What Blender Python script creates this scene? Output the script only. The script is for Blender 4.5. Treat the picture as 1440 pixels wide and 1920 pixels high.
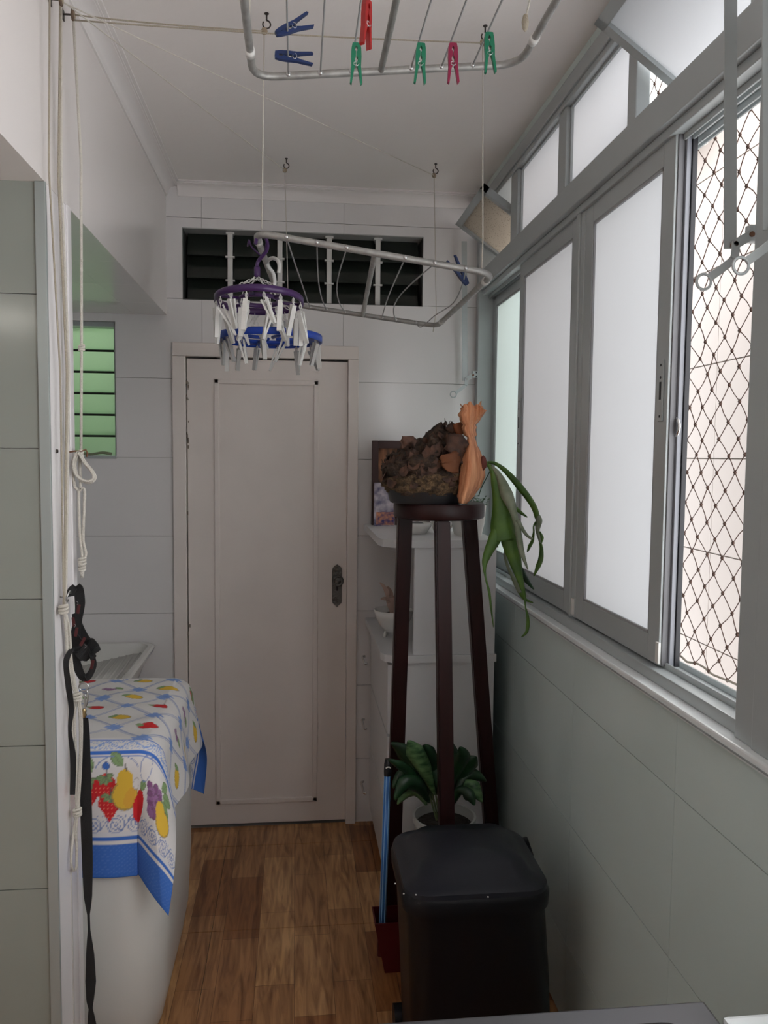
import bpy, bmesh, math, random
import numpy as np
from mathutils import Vector, Matrix, noise
random.seed(7)
PI = math.pi
scene = bpy.context.scene
C = scene.collection
for o in list(bpy.data.objects): bpy.data.objects.remove(o)

# ------------------------------------------------------------------ camera
CAM_H, CAM_F = 1.6804, 1504.05
YAW, PITCH, ROLL = .1104, .0695, .0098
_f = Vector((math.sin(YAW)*math.cos(PITCH), math.cos(YAW)*math.cos(PITCH), -math.sin(PITCH)))
_r0 = Vector((math.cos(YAW), -math.sin(YAW), 0)); _u0 = _r0.cross(_f)
_r = _r0*math.cos(ROLL)+_u0*math.sin(ROLL); _u = _u0*math.cos(ROLL)-_r0*math.sin(ROLL)
cd = bpy.data.cameras.new('camera'); cam = bpy.data.objects.new('camera', cd); C.objects.link(cam)
cd.sensor_fit = 'VERTICAL'; cd.sensor_height = 36; cd.lens = CAM_F/1920*36; cd.clip_start = .02
M = Matrix.Identity(4)
for i in range(3): M[i][0] = _r[i]; M[i][1] = _u[i]; M[i][2] = -_f[i]
M[2][3] = CAM_H
cam.matrix_world = M
scene.camera = cam

def P(x, y, X=None, Y=None, Z=None):
    """a measured point of the picture set at a known depth in the room"""
    d = _f + _r*((x-720)/CAM_F) - _u*((y-960)/CAM_F)
    t = X/d.x if X is not None else Y/d.y if Y is not None else (Z-CAM_H)/d.z
    return Vector((0, 0, CAM_H)) + d*t

# ------------------------------------------------------------------ world, light, exposure
w = bpy.data.worlds.new('overcast_sky'); scene.world = w; w.use_nodes = True
bg = w.node_tree.nodes['Background']; bg.inputs[0].default_value = (.98, .985, 1, 1); bg.inputs[1].default_value = 3.1
vs = scene.view_settings
vs.view_transform = 'Standard'; vs.look = 'None'; vs.gamma = 1; vs.use_curve_mapping = False; vs.exposure = 0.64
LAMP_POWER = 5.0

# ------------------------------------------------------------------ materials
MATS = {}
def srgb(r, g, b):
    f = lambda c: (c/255/12.92) if c <= 10 else ((c/255+.055)/1.055)**2.4
    return (f(r), f(g), f(b))
def mat(name, col, rough=.5, metal=0, spec=.5, noise_amt=0, noise_scale=20, bump=0, bump_scale=60, col2=None, stretch=(1,1,1), trans=0, coat=0, sheen=0):
    if name in MATS: return MATS[name]
    m = bpy.data.materials.new(name); m.use_nodes = True; MATS[name] = m
    nt = m.node_tree; b = nt.nodes['Principled BSDF']
    b.inputs['Base Color'].default_value = (*col, 1); b.inputs['Roughness'].default_value = rough
    b.inputs['Metallic'].default_value = metal; b.inputs['Specular IOR Level'].default_value = spec
    b.inputs['Coat Weight'].default_value = coat; b.inputs['Transmission Weight'].default_value = trans
    if noise_amt or col2 or bump:
        tc = nt.nodes.new('ShaderNodeTexCoord'); mp = nt.nodes.new('ShaderNodeMapping')
        mp.inputs['Scale'].default_value = stretch
        nt.links.new(tc.outputs['Object'], mp.inputs[0])
    if noise_amt or col2:
        n = nt.nodes.new('ShaderNodeTexNoise'); n.inputs['Scale'].default_value = noise_scale; n.inputs['Detail'].default_value = 5
        nt.links.new(mp.outputs[0], n.inputs[0])
        rmp = nt.nodes.new('ShaderNodeValToRGB')
        c2 = col2 or tuple(c*(1-noise_amt) for c in col)
        rmp.color_ramp.elements[0].position = .35; rmp.color_ramp.elements[1].position = .65
        rmp.color_ramp.elements[0].color = (*c2, 1); rmp.color_ramp.elements[1].color = (*col, 1)
        nt.links.new(n.outputs[0], rmp.inputs[0]); nt.links.new(rmp.outputs[0], b.inputs['Base Color'])
    if bump:
        n2 = nt.nodes.new('ShaderNodeTexNoise'); n2.inputs['Scale'].default_value = bump_scale; n2.inputs['Detail'].default_value = 4
        nt.links.new(mp.outputs[0], n2.inputs[0])
        bp = nt.nodes.new('ShaderNodeBump'); bp.inputs['Strength'].default_value = bump; bp.inputs['Distance'].default_value = .01
        nt.links.new(n2.outputs[0], bp.inputs['Height']); nt.links.new(bp.outputs[0], b.inputs['Normal'])
    return m
def attr_mat(name, rough=.8, bump=.0, attr='print'):
    m = bpy.data.materials.new(name); m.use_nodes = True; MATS[name] = m
    nt = m.node_tree; b = nt.nodes['Principled BSDF']
    a = nt.nodes.new('ShaderNodeVertexColor'); a.layer_name = attr
    nt.links.new(a.outputs[0], b.inputs['Base Color']); b.inputs['Roughness'].default_value = rough
    return m
def frosted(name, col, speck=None):
    m = bpy.data.materials.new(name); m.use_nodes = True; MATS[name] = m
    nt = m.node_tree; out = nt.nodes['Material Output']; nt.nodes.remove(nt.nodes['Principled BSDF'])
    t = nt.nodes.new('ShaderNodeBsdfTranslucent'); t.inputs[0].default_value = (*col, 1)
    d = nt.nodes.new('ShaderNodeBsdfDiffuse'); d.inputs[0].default_value = (*col, 1)
    g = nt.nodes.new('ShaderNodeBsdfGlossy'); g.inputs['Roughness'].default_value = .25
    a = nt.nodes.new('ShaderNodeMixShader'); a.inputs[0].default_value = .15
    c = nt.nodes.new('ShaderNodeMixShader'); c.inputs[0].default_value = .03
    nt.links.new(t.outputs[0], a.inputs[1]); nt.links.new(d.outputs[0], a.inputs[2])
    nt.links.new(a.outputs[0], c.inputs[1]); nt.links.new(g.outputs[0], c.inputs[2]); nt.links.new(c.outputs[0], out.inputs[0])
    if speck:
        tc = nt.nodes.new('ShaderNodeTexCoord'); n = nt.nodes.new('ShaderNodeTexVoronoi'); n.inputs['Scale'].default_value = 110
        rp = nt.nodes.new('ShaderNodeValToRGB'); rp.color_ramp.elements[0].position = .1; rp.color_ramp.elements[1].position = .3
        rp.color_ramp.elements[0].color = (*speck, 1); rp.color_ramp.elements[1].color = (*col, 1)
        nt.links.new(tc.outputs['Object'], n.inputs[0]); nt.links.new(n.outputs[0], rp.inputs[0])
        nt.links.new(rp.outputs[0], t.inputs[0]); nt.links.new(rp.outputs[0], d.inputs[0])
    return m
def clear_glass(name, col, rough=.05, mixd=.0):
    """thin tinted pane: light goes straight through, a little is mirrored"""
    m = bpy.data.materials.new(name); m.use_nodes = True; MATS[name] = m
    nt = m.node_tree; out = nt.nodes['Material Output']; nt.nodes.remove(nt.nodes['Principled BSDF'])
    t = nt.nodes.new('ShaderNodeBsdfTransparent'); t.inputs[0].default_value = (*col, 1)
    g = nt.nodes.new('ShaderNodeBsdfGlossy'); g.inputs['Roughness'].default_value = rough
    d = nt.nodes.new('ShaderNodeBsdfTranslucent'); d.inputs[0].default_value = (*col, 1)
    a = nt.nodes.new('ShaderNodeMixShader'); a.inputs[0].default_value = mixd
    c = nt.nodes.new('ShaderNodeMixShader'); c.inputs[0].default_value = .07
    nt.links.new(t.outputs[0], a.inputs[1]); nt.links.new(d.outputs[0], a.inputs[2])
    nt.links.new(a.outputs[0], c.inputs[1]); nt.links.new(g.outputs[0], c.inputs[2]); nt.links.new(c.outputs[0], out.inputs[0])
    return m
def emit(name, col, s):
    m = bpy.data.materials.new(name); m.use_nodes = True; MATS[name] = m
    b = m.node_tree.nodes['Principled BSDF']; b.inputs['Emission Color'].default_value = (*col, 1); b.inputs['Emission Strength'].default_value = s
    return m

TILE = mat('white_wall_tile', (.80, .775, .77), .16, noise_amt=.02, noise_scale=3)
TILE_DIM = mat('green_tile_darkened', (.29, .31, .28), .14, noise_amt=.06, noise_scale=3)  # right wall's greenish tile, colour darkened so the partition looks dimly lit
TILE_R = mat('pale_green_white_wall_tile', (.67, .78, .76), .16, noise_amt=.03, noise_scale=3)
GROUT = mat('wall_grout', (.50, .48, .46), .8)
PAINT = mat('white_ceiling_paint', (.90, .855, .825), .7, bump=.06, bump_scale=30)
BEAM = mat('white_gloss_beam_paint', (.83, .78, .755), .22)
STRIP = mat('white_corner_strip', (.80, .77, .77), .35)
DOORM = mat('door_paint', (.84, .765, .72), .38, noise_amt=.05, noise_scale=4, bump=.05, bump_scale=25)
CHIP = mat('chipped_paint', (.22, .18, .14), .7)
BLACK = mat('black_gap', (.01, .01, .01), .7)
ALU = mat('white_powder_coated_aluminium', (.44, .475, .48), .34, metal=.15)
SILL = mat('white_marble_sill', (.86, .90, .91), .18, noise_amt=.05, noise_scale=6)
FROST = frosted('frosted_glass', (.64, .65, .66))
FROST_G = frosted('green_tinted_frosted_glass', (.80, .885, .875))
FROST_BRIGHT = frosted('frosted_glass_brightened', (.75, .76, .775))  # same frosted glass, colour raised so the upper panes look more brightly lit
FROST_W = frosted('speckled_frosted_glass', (.64, .60, .54), (.20, .155, .11))
RUBBER = mat('black_seal_rubber', (.012, .012, .016), .5)
STEELB = mat('brushed_steel', (.24, .24, .26), .42, metal=1, bump=.03, bump_scale=200, stretch=(1, 14, 1))
STEEL = mat('bright_steel_wire', (.62, .62, .62), .3, metal=1)
RUST = mat('rusty_screw', (.16, .07, .035), .7)
TUBE = mat('worn_aluminium_tube', (.42, .41, .39), .45, metal=.55, noise_amt=.25, noise_scale=40)
WIRE = mat('plastic_coated_wire', (.34, .34, .34), .45, metal=.3)
ROPE = mat('white_cotton_cord', (.66, .62, .55), .9, bump=.5, bump_scale=400)
ROPE_OLD = mat('old_cream_cord', (.42, .37, .29), .9, bump=.5, bump_scale=300)
HOOKM = mat('dark_iron_hook', (.06, .05, .045), .5, metal=.6)
PULLEY = mat('rusted_pulley', (.16, .10, .06), .6, noise_amt=.5, noise_scale=60)
PURPLE = mat('dark_purple_plastic', srgb(62, 30, 84), .35)
BLUEP = mat('royal_blue_plastic', srgb(26, 66, 168), .35)
WHITEP = mat('white_plastic', (.72, .71, .68), .35)
GREYP = mat('grey_white_plastic', (.50, .49, .47), .4)
NAVY = mat('navy_blue_peg_plastic', srgb(14, 42, 92), .35)
GREENP = mat('green_peg_plastic', srgb(18, 116, 84), .35)
REDP = mat('red_peg_plastic', srgb(150, 26, 26), .35)
CRIM = mat('crimson_peg_plastic', srgb(140, 24, 66), .35)
ENAMEL = mat('white_enamel', (.72, .72, .69), .3)
CERAM = mat('white_sink_ceramic', (.70, .69, .66), .25)
CABW = mat('white_laminate', (.68, .68, .69), .32)
CHROME = mat('chrome_handle', (.7, .7, .7), .2, metal=1)
DARKW = mat('dark_red_brown_varnished_wood', srgb(44, 16, 16), .42, spec=.3, noise_amt=.4, noise_scale=14, stretch=(3, 3, .35))
BINM = mat('black_bin_plastic', (.004, .004, .006), .42, spec=.3, bump=.05, bump_scale=300)
BINLID = mat('black_bin_lid_plastic', (.010, .011, .017), .38, spec=.4, bump=.05, bump_scale=300)
POTB = mat('black_tray_plastic', (.02, .02, .022), .4)
ROOT = mat('fibrous_root_ball', (.075, .043, .026), .95, col2=(.022, .014, .010), noise_scale=45, bump=1, bump_scale=90)
MOSS = mat('brown_moss', (.21, .13, .065), .95, col2=(.05, .03, .016), noise_scale=70, bump=1, bump_scale=200)
DEAD = mat('dead_brown_leaf', (.11, .05, .03), .8, col2=(.04, .02, .014), noise_scale=30, bump=.3, bump_scale=60)
SHIELD = mat('orange_brown_dry_frond', srgb(232, 168, 124), .75, col2=srgb(190, 118, 78), noise_scale=9, bump=.8, bump_scale=22, stretch=(7, 7, .6))
FERN = mat('fern_green', srgb(78, 112, 34), .5, col2=srgb(54, 88, 26), noise_scale=20, bump=.15, bump_scale=60)
FERN_G = mat('fern_grey_underside', srgb(140, 148, 128), .7, col2=srgb(106, 118, 94), noise_scale=22)
LILY = mat('dark_green_leaf', srgb(30, 66, 36), .4, col2=srgb(16, 42, 24), noise_scale=24)
LILY_P = mat('variegated_leaf', srgb(104, 140, 92), .45, col2=srgb(34, 74, 40), noise_scale=26, stretch=(1, 1, 3))
SOIL = mat('dark_soil', (.02, .014, .01), 1, bump=1, bump_scale=80)
POTW = mat('grey_white_pot', (.42, .43, .41), .45)
STRAP = mat('black_nylon_strap', (.010, .010, .011), .7, bump=.3, bump_scale=500)
STRAP_R = mat('dark_red_strap_print', srgb(74, 22, 24), .7)
BRASS = mat('brass_clip', (.50, .38, .20), .35, metal=1)
BRONZE = mat('aged_nickel_lock', (.17, .165, .155), .38, metal=.8, bump=.5, bump_scale=160)
BROOMB = mat('blue_handle', srgb(52, 112, 186), .35)
BROOMS = mat('pale_blue_stripe', srgb(150, 196, 232), .35)
BROOMR = mat('dark_red_plastic', srgb(84, 16, 22), .4)
NETM = mat('brown_net_cord', srgb(74, 52, 42), .8)
OUTW = mat('cream_outside_tile', (.41, .36, .33), .5, noise_amt=.04, noise_scale=2)
OUTG = mat('outside_grout', (.45, .42, .38), .9)
OUTF = mat('outside_concrete', (.55, .53, .50), .9)
LOUV_G = clear_glass('green_louvre_glass', (.80, .90, .80), .06, .40)
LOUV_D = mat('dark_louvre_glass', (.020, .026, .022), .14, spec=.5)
ROOMG = mat('pale_green_room_paint', (.60, .70, .58), .6)
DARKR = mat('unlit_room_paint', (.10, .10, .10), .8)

# floor: wood-print ceramic tile
def wood_tile():
    m = bpy.data.materials.new('wood_print_floor_tile'); m.use_nodes = True
    nt = m.node_tree; N = nt.nodes; L = nt.links; b = N['Principled BSDF']
    g = N.new('ShaderNodeNewGeometry'); sep = N.new('ShaderNodeSeparateXYZ'); L.new(g.outputs['Position'], sep.inputs[0])
    # staves running along Y
    br = N.new('ShaderNodeTexBrick'); br.offset = .37; br.offset_frequency = 2
    cmb = N.new('ShaderNodeCombineXYZ'); L.new(sep.outputs['Y'], cmb.inputs[0]); L.new(sep.outputs['X'], cmb.inputs[1])
    L.new(cmb.outputs[0], br.inputs['Vector'])
    br.inputs['Scale'].default_value = 1; br.inputs['Brick Width'].default_value = .41; br.inputs['Row Height'].default_value = .124
    br.inputs['Mortar Size'].default_value = .0007; br.inputs['Bias'].default_value = 0
    br.inputs['Color1'].default_value = (*srgb(168, 112, 68), 1); br.inputs['Color2'].default_value = (*srgb(232, 184, 130), 1); br.inputs['Mortar'].default_value = (*srgb(110, 72, 44), 1)
    # grain
    mp = N.new('ShaderNodeMapping'); mp.inputs['Scale'].default_value = (22, 2.2, 1); L.new(g.outputs['Position'], mp.inputs[0])
    n = N.new('ShaderNodeTexNoise'); n.inputs['Scale'].default_value = 1.6; n.inputs['Detail'].default_value = 7; n.inputs['Distortion'].default_value = 1.4
    L.new(mp.outputs[0], n.inputs[0])
    rp = N.new('ShaderNodeValToRGB'); rp.color_ramp.elements[0].position = .3; rp.color_ramp.elements[1].position = .62
    rp.color_ramp.elements[0].color = (.42, .33, .27, 1); rp.color_ramp.elements[1].color = (1, 1, 1, 1); L.new(n.outputs[0], rp.inputs[0])
    mx = N.new('ShaderNodeMix'); mx.data_type = 'RGBA'; mx.blend_type = 'MULTIPLY'; mx.inputs[0].default_value = 1
    L.new(br.outputs['Color'], mx.inputs[6]); L.new(rp.outputs[0], mx.inputs[7])
    n2 = N.new('ShaderNodeTexNoise'); n2.inputs['Scale'].default_value = 3.5; n2.inputs['Detail'].default_value = 2; L.new(g.outputs['Position'], n2.inputs[0])
    r2 = N.new('ShaderNodeValToRGB'); r2.color_ramp.elements[0].position = .35; r2.color_ramp.elements[1].position = .7
    r2.color_ramp.elements[0].color = (.78, .72, .66, 1); r2.color_ramp.elements[1].color = (1, 1, 1, 1); L.new(n2.outputs[0], r2.inputs[0])
    m2 = N.new('ShaderNodeMix'); m2.data_type = 'RGBA'; m2.blend_type = 'MULTIPLY'; m2.inputs[0].default_value = 1
    L.new(mx.outputs[2], m2.inputs[6]); L.new(r2.outputs[0], m2.inputs[7]); L.new(m2.outputs[2], b.inputs['Base Color'])
    b.inputs['Roughness'].default_value = .32
    return m
FLOORM = wood_tile()

# ------------------------------------------------------------------ mesh helpers
def bm_new(): return bmesh.new()
def box(bm, x0, x1, y0, y1, z0, z1, bev=0):
    vs_ = [bm.verts.new((x, y, z)) for x in (x0, x1) for y in (y0, y1) for z in (z0, z1)]
    fs = [bm.faces.new([vs_[i] for i in q]) for q in ((0,1,3,2),(4,6,7,5),(0,4,5,1),(2,3,7,6),(0,2,6,4),(1,5,7,3))]
    if bev:
        es = list({e for f in fs for e in f.edges})
        bmesh.ops.bevel(bm, geom=es, offset=bev, segments=2, affect='EDGES', profile=.6)
def obox(bm, c, ax, ay, az, hx, hy, hz):
    """box with its own axes"""
    vs_ = [bm.verts.new(c + ax*(sx*hx) + ay*(sy*hy) + az*(sz*hz)) for sx in (-1,1) for sy in (-1,1) for sz in (-1,1)]
    for q in ((0,1,3,2),(4,6,7,5),(0,4,5,1),(2,3,7,6),(0,2,6,4),(1,5,7,3)): bm.faces.new([vs_[i] for i in q])
def frames(pts, closed=False):
    n = len(pts); T = []
    for i in range(n):
        a = pts[(i-1) % n] if (closed or i > 0) else pts[i]; b = pts[(i+1) % n] if (closed or i < n-1) else pts[i]
        d = b-a; T.append(d.normalized() if d.length > 1e-9 else Vector((0, 0, 1)))
    up = Vector((0, 0, 1)) if abs(T[0].z) < .9 else Vector((1, 0, 0))
    nrm = (up - T[0]*up.dot(T[0])).normalized(); out = []
    for t in T:
        nrm = nrm - t*nrm.dot(t)
        if nrm.length < 1e-6: nrm = t.orthogonal()
        nrm.normalize(); out.append((t, nrm, t.cross(nrm)))
    return out
def tube(bm, pts, r, n=8, closed=False, caps=True):
    pts = [Vector(p) for p in pts]; fr = frames(pts, closed); rings = []
    for i, (p, (t, a, b)) in enumerate(zip(pts, fr)):
        rr = r[i] if isinstance(r, (list, tuple)) else r
        rings.append([bm.verts.new(p + (a*math.cos(2*PI*k/n) + b*math.sin(2*PI*k/n))*rr) for k in range(n)])
    m = len(rings)
    for i in range(m if closed else m-1):
        A, B = rings[i], rings[(i+1) % m]
        for k in range(n): bm.faces.new((A[k], A[(k+1) % n], B[(k+1) % n], B[k]))
    if caps and not closed: bm.faces.new(rings[0][::-1]); bm.faces.new(rings[-1])
def ribbon(bm, pts, w, th, wdir=None):
    """flat strap; w may be a list, wdir a list of width directions"""
    pts = [Vector(p) for p in pts]; fr = frames(pts); rings = []
    for i, p in enumerate(pts):
        t = fr[i][0]; d = Vector(wdir[i] if isinstance(wdir, list) else wdir)
        d = (d - t*d.dot(t)).normalized(); nn = t.cross(d); ww = (w[i] if isinstance(w, list) else w)/2
        rings.append([bm.verts.new(p + d*(sx*ww) + nn*(sn*th/2)) for sx, sn in ((-1,-1),(1,-1),(1,1),(-1,1))])
    for A, B in zip(rings, rings[1:]):
        for k in range(4): bm.faces.new((A[k], A[(k+1) % 4], B[(k+1) % 4], B[k]))
    bm.faces.new(rings[0][::-1]); bm.faces.new(rings[-1])
def smooth_path(pts, sub=6):
    pts = [Vector(p) for p in pts]; out = []
    for i in range(len(pts)-1):
        p0 = pts[max(i-1, 0)]; p1 = pts[i]; p2 = pts[i+1]; p3 = pts[min(i+2, len(pts)-1)]
        for k in range(sub):
            t = k/sub
            out.append(.5*((2*p1) + (p2-p0)*t + (2*p0-5*p1+4*p2-p3)*t*t + (3*p1-p0-3*p2+p3)*t**3))
    out.append(pts[-1]); return out
def lerp_list(v, n):
    return [float(np.interp(i/(n-1)*(len(v)-1), range(len(v)), v)) for i in range(n)]
def lathe(bm, prof, c=(0,0,0), n=24, sx=1, sy=1):
    rings = []
    for r, z in prof:
        if r < 1e-5: rings.append([bm.verts.new((c[0], c[1], c[2]+z))])
        else: rings.append([bm.verts.new((c[0]+sx*r*math.cos(2*PI*k/n), c[1]+sy*r*math.sin(2*PI*k/n), c[2]+z)) for k in range(n)])
    for A, B in zip(rings, rings[1:]):
        if len(A) == 1 and len(B) == 1: continue
        if len(A) == 1: [bm.faces.new((A[0], B[k], B[(k+1) % n])) for k in range(n)]
        elif len(B) == 1: [bm.faces.new((A[k], B[0], A[(k+1) % n])) for k in range(n)]
        else: [bm.faces.new((A[k], A[(k+1) % n], B[(k+1) % n], B[k])) for k in range(n)]
def rrect(cx, cy, hx, hy, r, n=6):
    out = []
    for qx, qy, a0 in ((1,1,0),(-1,1,.5*PI),(-1,-1,PI),(1,-1,1.5*PI)):
        for k in range(n+1):
            a = a0 + .5*PI*k/n
            out.append((cx+qx*(hx-r)+r*math.cos(a), cy+qy*(hy-r)+r*math.sin(a)))
    return out
def loft(bm, secs, n=6, caps=True):
    """secs: (z, cx, cy, hx, hy, r[, tiltfunc])"""
    rings = []
    for s in secs:
        z, cx, cy, hx, hy, r = s[:6]; tf = s[6] if len(s) > 6 else None
        rings.append([bm.verts.new((x, y, z + (tf(x, y) if tf else 0))) for x, y in rrect(cx, cy, hx, hy, r, n)])
    m = len(rings[0])
    for A, B in zip(rings, rings[1:]):
        for k in range(m): bm.faces.new((A[k], A[(k+1) % m], B[(k+1) % m], B[k]))
    if caps: bm.faces.new(rings[0][::-1]); bm.faces.new(rings[-1])
def prism(bm, poly, axis, a0, a1):
    """poly: 2D points; axis 'x': (y,z) 'y': (x,z) 'z': (x,y)"""
    def v(p, a): return {'x': (a, p[0], p[1]), 'y': (p[0], a, p[1]), 'z': (p[0], p[1], a)}[axis]
    A = [bm.verts.new(v(p, a0)) for p in poly]; B = [bm.verts.new(v(p, a1)) for p in poly]; n = len(poly)
    bm.faces.new(A); bm.faces.new(B[::-1])
    for k in range(n): bm.faces.new((A[k], B[k], B[(k+1) % n], A[(k+1) % n]))

def root_loc(p):
    l = Vector(p.location); q = p
    while q.parent: q = q.parent; l += Vector(q.location)
    return l
def obj(name, bm, m, parent=None, smooth=False, sol=0, sub=0, local=False):
    me = bpy.data.meshes.new(name)
    bmesh.ops.recalc_face_normals(bm, faces=bm.faces[:]); bm.to_mesh(me); bm.free()
    if parent is not None and not local:
        l = root_loc(parent); me.transform(Matrix.Translation(-l))
    me.materials.append(m)
    if smooth: me.polygons.foreach_set('use_smooth', [True]*len(me.polygons))
    o = bpy.data.objects.new(name, me); C.objects.link(o)
    if parent is not None: o.parent = parent
    if smooth == 'auto':
        me.polygons.foreach_set('use_smooth', [True]*len(me.polygons))
        md = o.modifiers.new('es', 'EDGE_SPLIT'); md.split_angle = math.radians(38)
    if sol:
        md = o.modifiers.new('sol', 'SOLIDIFY'); md.thickness = sol; md.offset = 0
    if sub:
        md = o.modifiers.new('sub', 'SUBSURF'); md.levels = sub; md.render_levels = sub
    return o
def tag(o, label, cat, group=None):
    o['label'] = label; o['category'] = cat
    if group: o['group'] = group
    return o
def thing(name, label, cat, loc=(0,0,0), group=None):
    o = bpy.data.objects.new(name, None); C.objects.link(o); o.location = loc; o.empty_display_size = .05
    return tag(o, label, cat, group)
def struct(o): o['kind'] = 'structure'; return o
def sthing(name, loc=(0,0,0)):
    o = bpy.data.objects.new(name, None); C.objects.link(o); o.location = loc; o['kind'] = 'structure'; return o
def dup(root, loc=None, rot=None):
    r = root.copy(); C.objects.link(r)
    if loc is not None: r.location = loc
    if rot is not None: r.rotation_euler = rot
    for ch in list(root.children):
        c = ch.copy(); C.objects.link(c); c.parent = r
        for g in list(ch.children): d = g.copy(); C.objects.link(d); d.parent = c
    return r

def rects_minus(u0, u1, v0, v1, holes):
    us = sorted({u0, u1, *[min(max(h[i], u0), u1) for h in holes for i in (0, 1)]})
    vs_ = sorted({v0, v1, *[min(max(h[i], v0), v1) for h in holes for i in (2, 3)]})
    out = []
    for a, b in zip(us, us[1:]):
        for c, d in zip(vs_, vs_[1:]):
            if b-a < 1e-4 or d-c < 1e-4: continue
            mu, mv = (a+b)/2, (c+d)/2
            if any(h[0] < mu < h[1] and h[2] < mv < h[3] for h in holes): continue
            out.append((a, b, c, d))
    return out
def slab(bm, plane, p0, p1, a, b, c, d):
    if plane == 'y': box(bm, a, b, min(p0, p1), max(p0, p1), c, d)
    elif plane == 'x': box(bm, min(p0, p1), max(p0, p1), a, b, c, d)
    else: box(bm, a, b, c, d, min(p0, p1), max(p0, p1))
def tiles(parent, plane, p0, th, u0, u1, v0, v1, uo, du, vo, dv, holes, m, gap=.0022, name='tile'):
    """th signed: direction in which tiles stand proud"""
    iu0 = math.floor((u0-uo)/du); iu1 = math.ceil((u1-uo)/du); iv0 = math.floor((v0-vo)/dv); iv1 = math.ceil((v1-vo)/dv)
    for i in range(iu0, iu1):
        for j in range(iv0, iv1):
            a, b = max(u0, uo+i*du+gap*.28), min(u1, uo+(i+1)*du-gap*.28); c, d = max(v0, vo+j*dv+gap*.5), min(v1, vo+(j+1)*dv-gap*.5)
            if b-a < .006 or d-c < .006: continue
            rs = rects_minus(a, b, c, d, [h for h in holes if h[0] < b and h[1] > a and h[2] < d and h[3] > c])
            if not rs: continue
            bm = bm_new(); e = random.uniform(-.0003, .0003)
            for r_ in rs: slab(bm, plane, p0, p0+th+math.copysign(abs(e), th), *r_)
            obj(name, bm, m, parent)

# ------------------------------------------------------------------ dimensions
D = 3.578; XL = -.55; XR = .80; CEIL = 2.828; BEAMZ = 2.276
YC1, YC2 = 1.886, 2.08
NX = -1.45                      # left end of the laundry niche
KX, KY = -2.4, -1.7             # kitchen behind the camera
VENT = (-.483, .560, 2.344, 2.648); LOUV = (-1.36, -.767, 1.664, 2.243)
ADDED_WIN = (-1.35, 1.08, 1.15, 2.775)    # unseen window added beside the camera to brighten the room
DOOR = (-.470, .232, 0, 2.098); WINY = (1.22, 3.55); WINZ = (1.15, 2.775)

# ------------------------------------------------------------------ setting
fl = sthing('floor')
bm = bm_new(); box(bm, KX, 1.0, KY, 5.3, -.12, -.009); obj('screed', bm, GROUT, fl)
tiles(fl, 'z', -.009, .009, KX, XR, KY, D, -.29, .62, 3.39-.62*10, .62, [], FLOORM, gap=.003)
bm = bm_new(); box(bm, KX, 1.0, KY, 3.72, CEIL, CEIL+.12); struct(obj('ceiling', bm, PAINT))

wf = sthing('wall_far')
DH = (DOOR[0]-.01, DOOR[1]+.01, -1, DOOR[3]+.01)
bm = bm_new()
for r_ in rects_minus(NX-.15, 1.0, 0, CEIL, [VENT, LOUV, DH]): slab(bm, 'y', D+.008, D+.13, *r_)
obj('masonry', bm, GROUT, wf)
tiles(wf, 'y', D+.008, -.008, NX, XR+.02, 0, CEIL, (.208-.61*4), .61, 1.6646-.3415*6, .3415, [VENT, LOUV, DH], TILE)

wr = sthing('wall_right')
bm = bm_new()
for r_ in rects_minus(KY, D+.13, -.1, CEIL, [(WINY[0], D, *WINZ), ADDED_WIN]): slab(bm, 'x', XR+.008, XR+.17, *r_)
obj('masonry', bm, GROUT, wr)
tiles(wr, 'x', XR+.008, -.008, KY, D, 0, CEIL, 2.202, .626, .2449, .3655, [(WINY[0], D, *WINZ), ADDED_WIN], TILE_R)

wl = sthing('wall_left')
bm = bm_new(); box(bm, -.69, XL, KY, D, BEAMZ, CEIL); obj('beam', bm, BEAM, wl)
bm = bm_new(); box(bm, NX, -.69, YC1, D, BEAMZ+.01, BEAMZ+.1); obj('niche_soffit_slab', bm, PAINT, wl)
tiles(wl, 'z', BEAMZ+.01, -.010, NX, XL-.003, YC2, D, -.69, .63, YC2+.2, .3415, [], TILE)
bm = bm_new(); box(bm, KX, XL-.012, YC1+.008, YC2-.008, 0, BEAMZ); obj('partition', bm, GROUT, wl)
tiles(wl, 'y', YC1+.008, -.008, KX, XL-.022, 0, BEAMZ, XL-.022, .63, 1.69-.342*6, .342, [], TILE_DIM)
tiles(wl, 'y', YC2-.008, .008, NX, XL-.02, 0, BEAMZ, XL-.03, .63, 1.6646-.3415*6, .3415, [], TILE)
bm = bm_new(); box(bm, NX-.15, NX-.008, YC1, D, 0, BEAMZ+.1); obj('niche_end', bm, GROUT, wl)
tiles(wl, 'x', NX-.008, .008, YC2, D, 0, BEAMZ, 2.3, .63, 1.6646-.3415*6, .3415, [], TILE)
bm = bm_new()
for r_ in rects_minus(KY, YC2, 0, CEIL, []): slab(bm, 'x', KX-.15, KX, *r_)
obj('kitchen_end', bm, PAINT, wl)
bm = bm_new(); box(bm, KX, -.69, KY, YC1+.01, BEAMZ, BEAMZ+.1); obj('kitchen_soffit', bm, PAINT, wl)
bm = bm_new(); box(bm, KX-.15, 1.0, KY-.15, KY, 0, CEIL+.1); struct(obj('wall_near', bm, PAINT))

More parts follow.
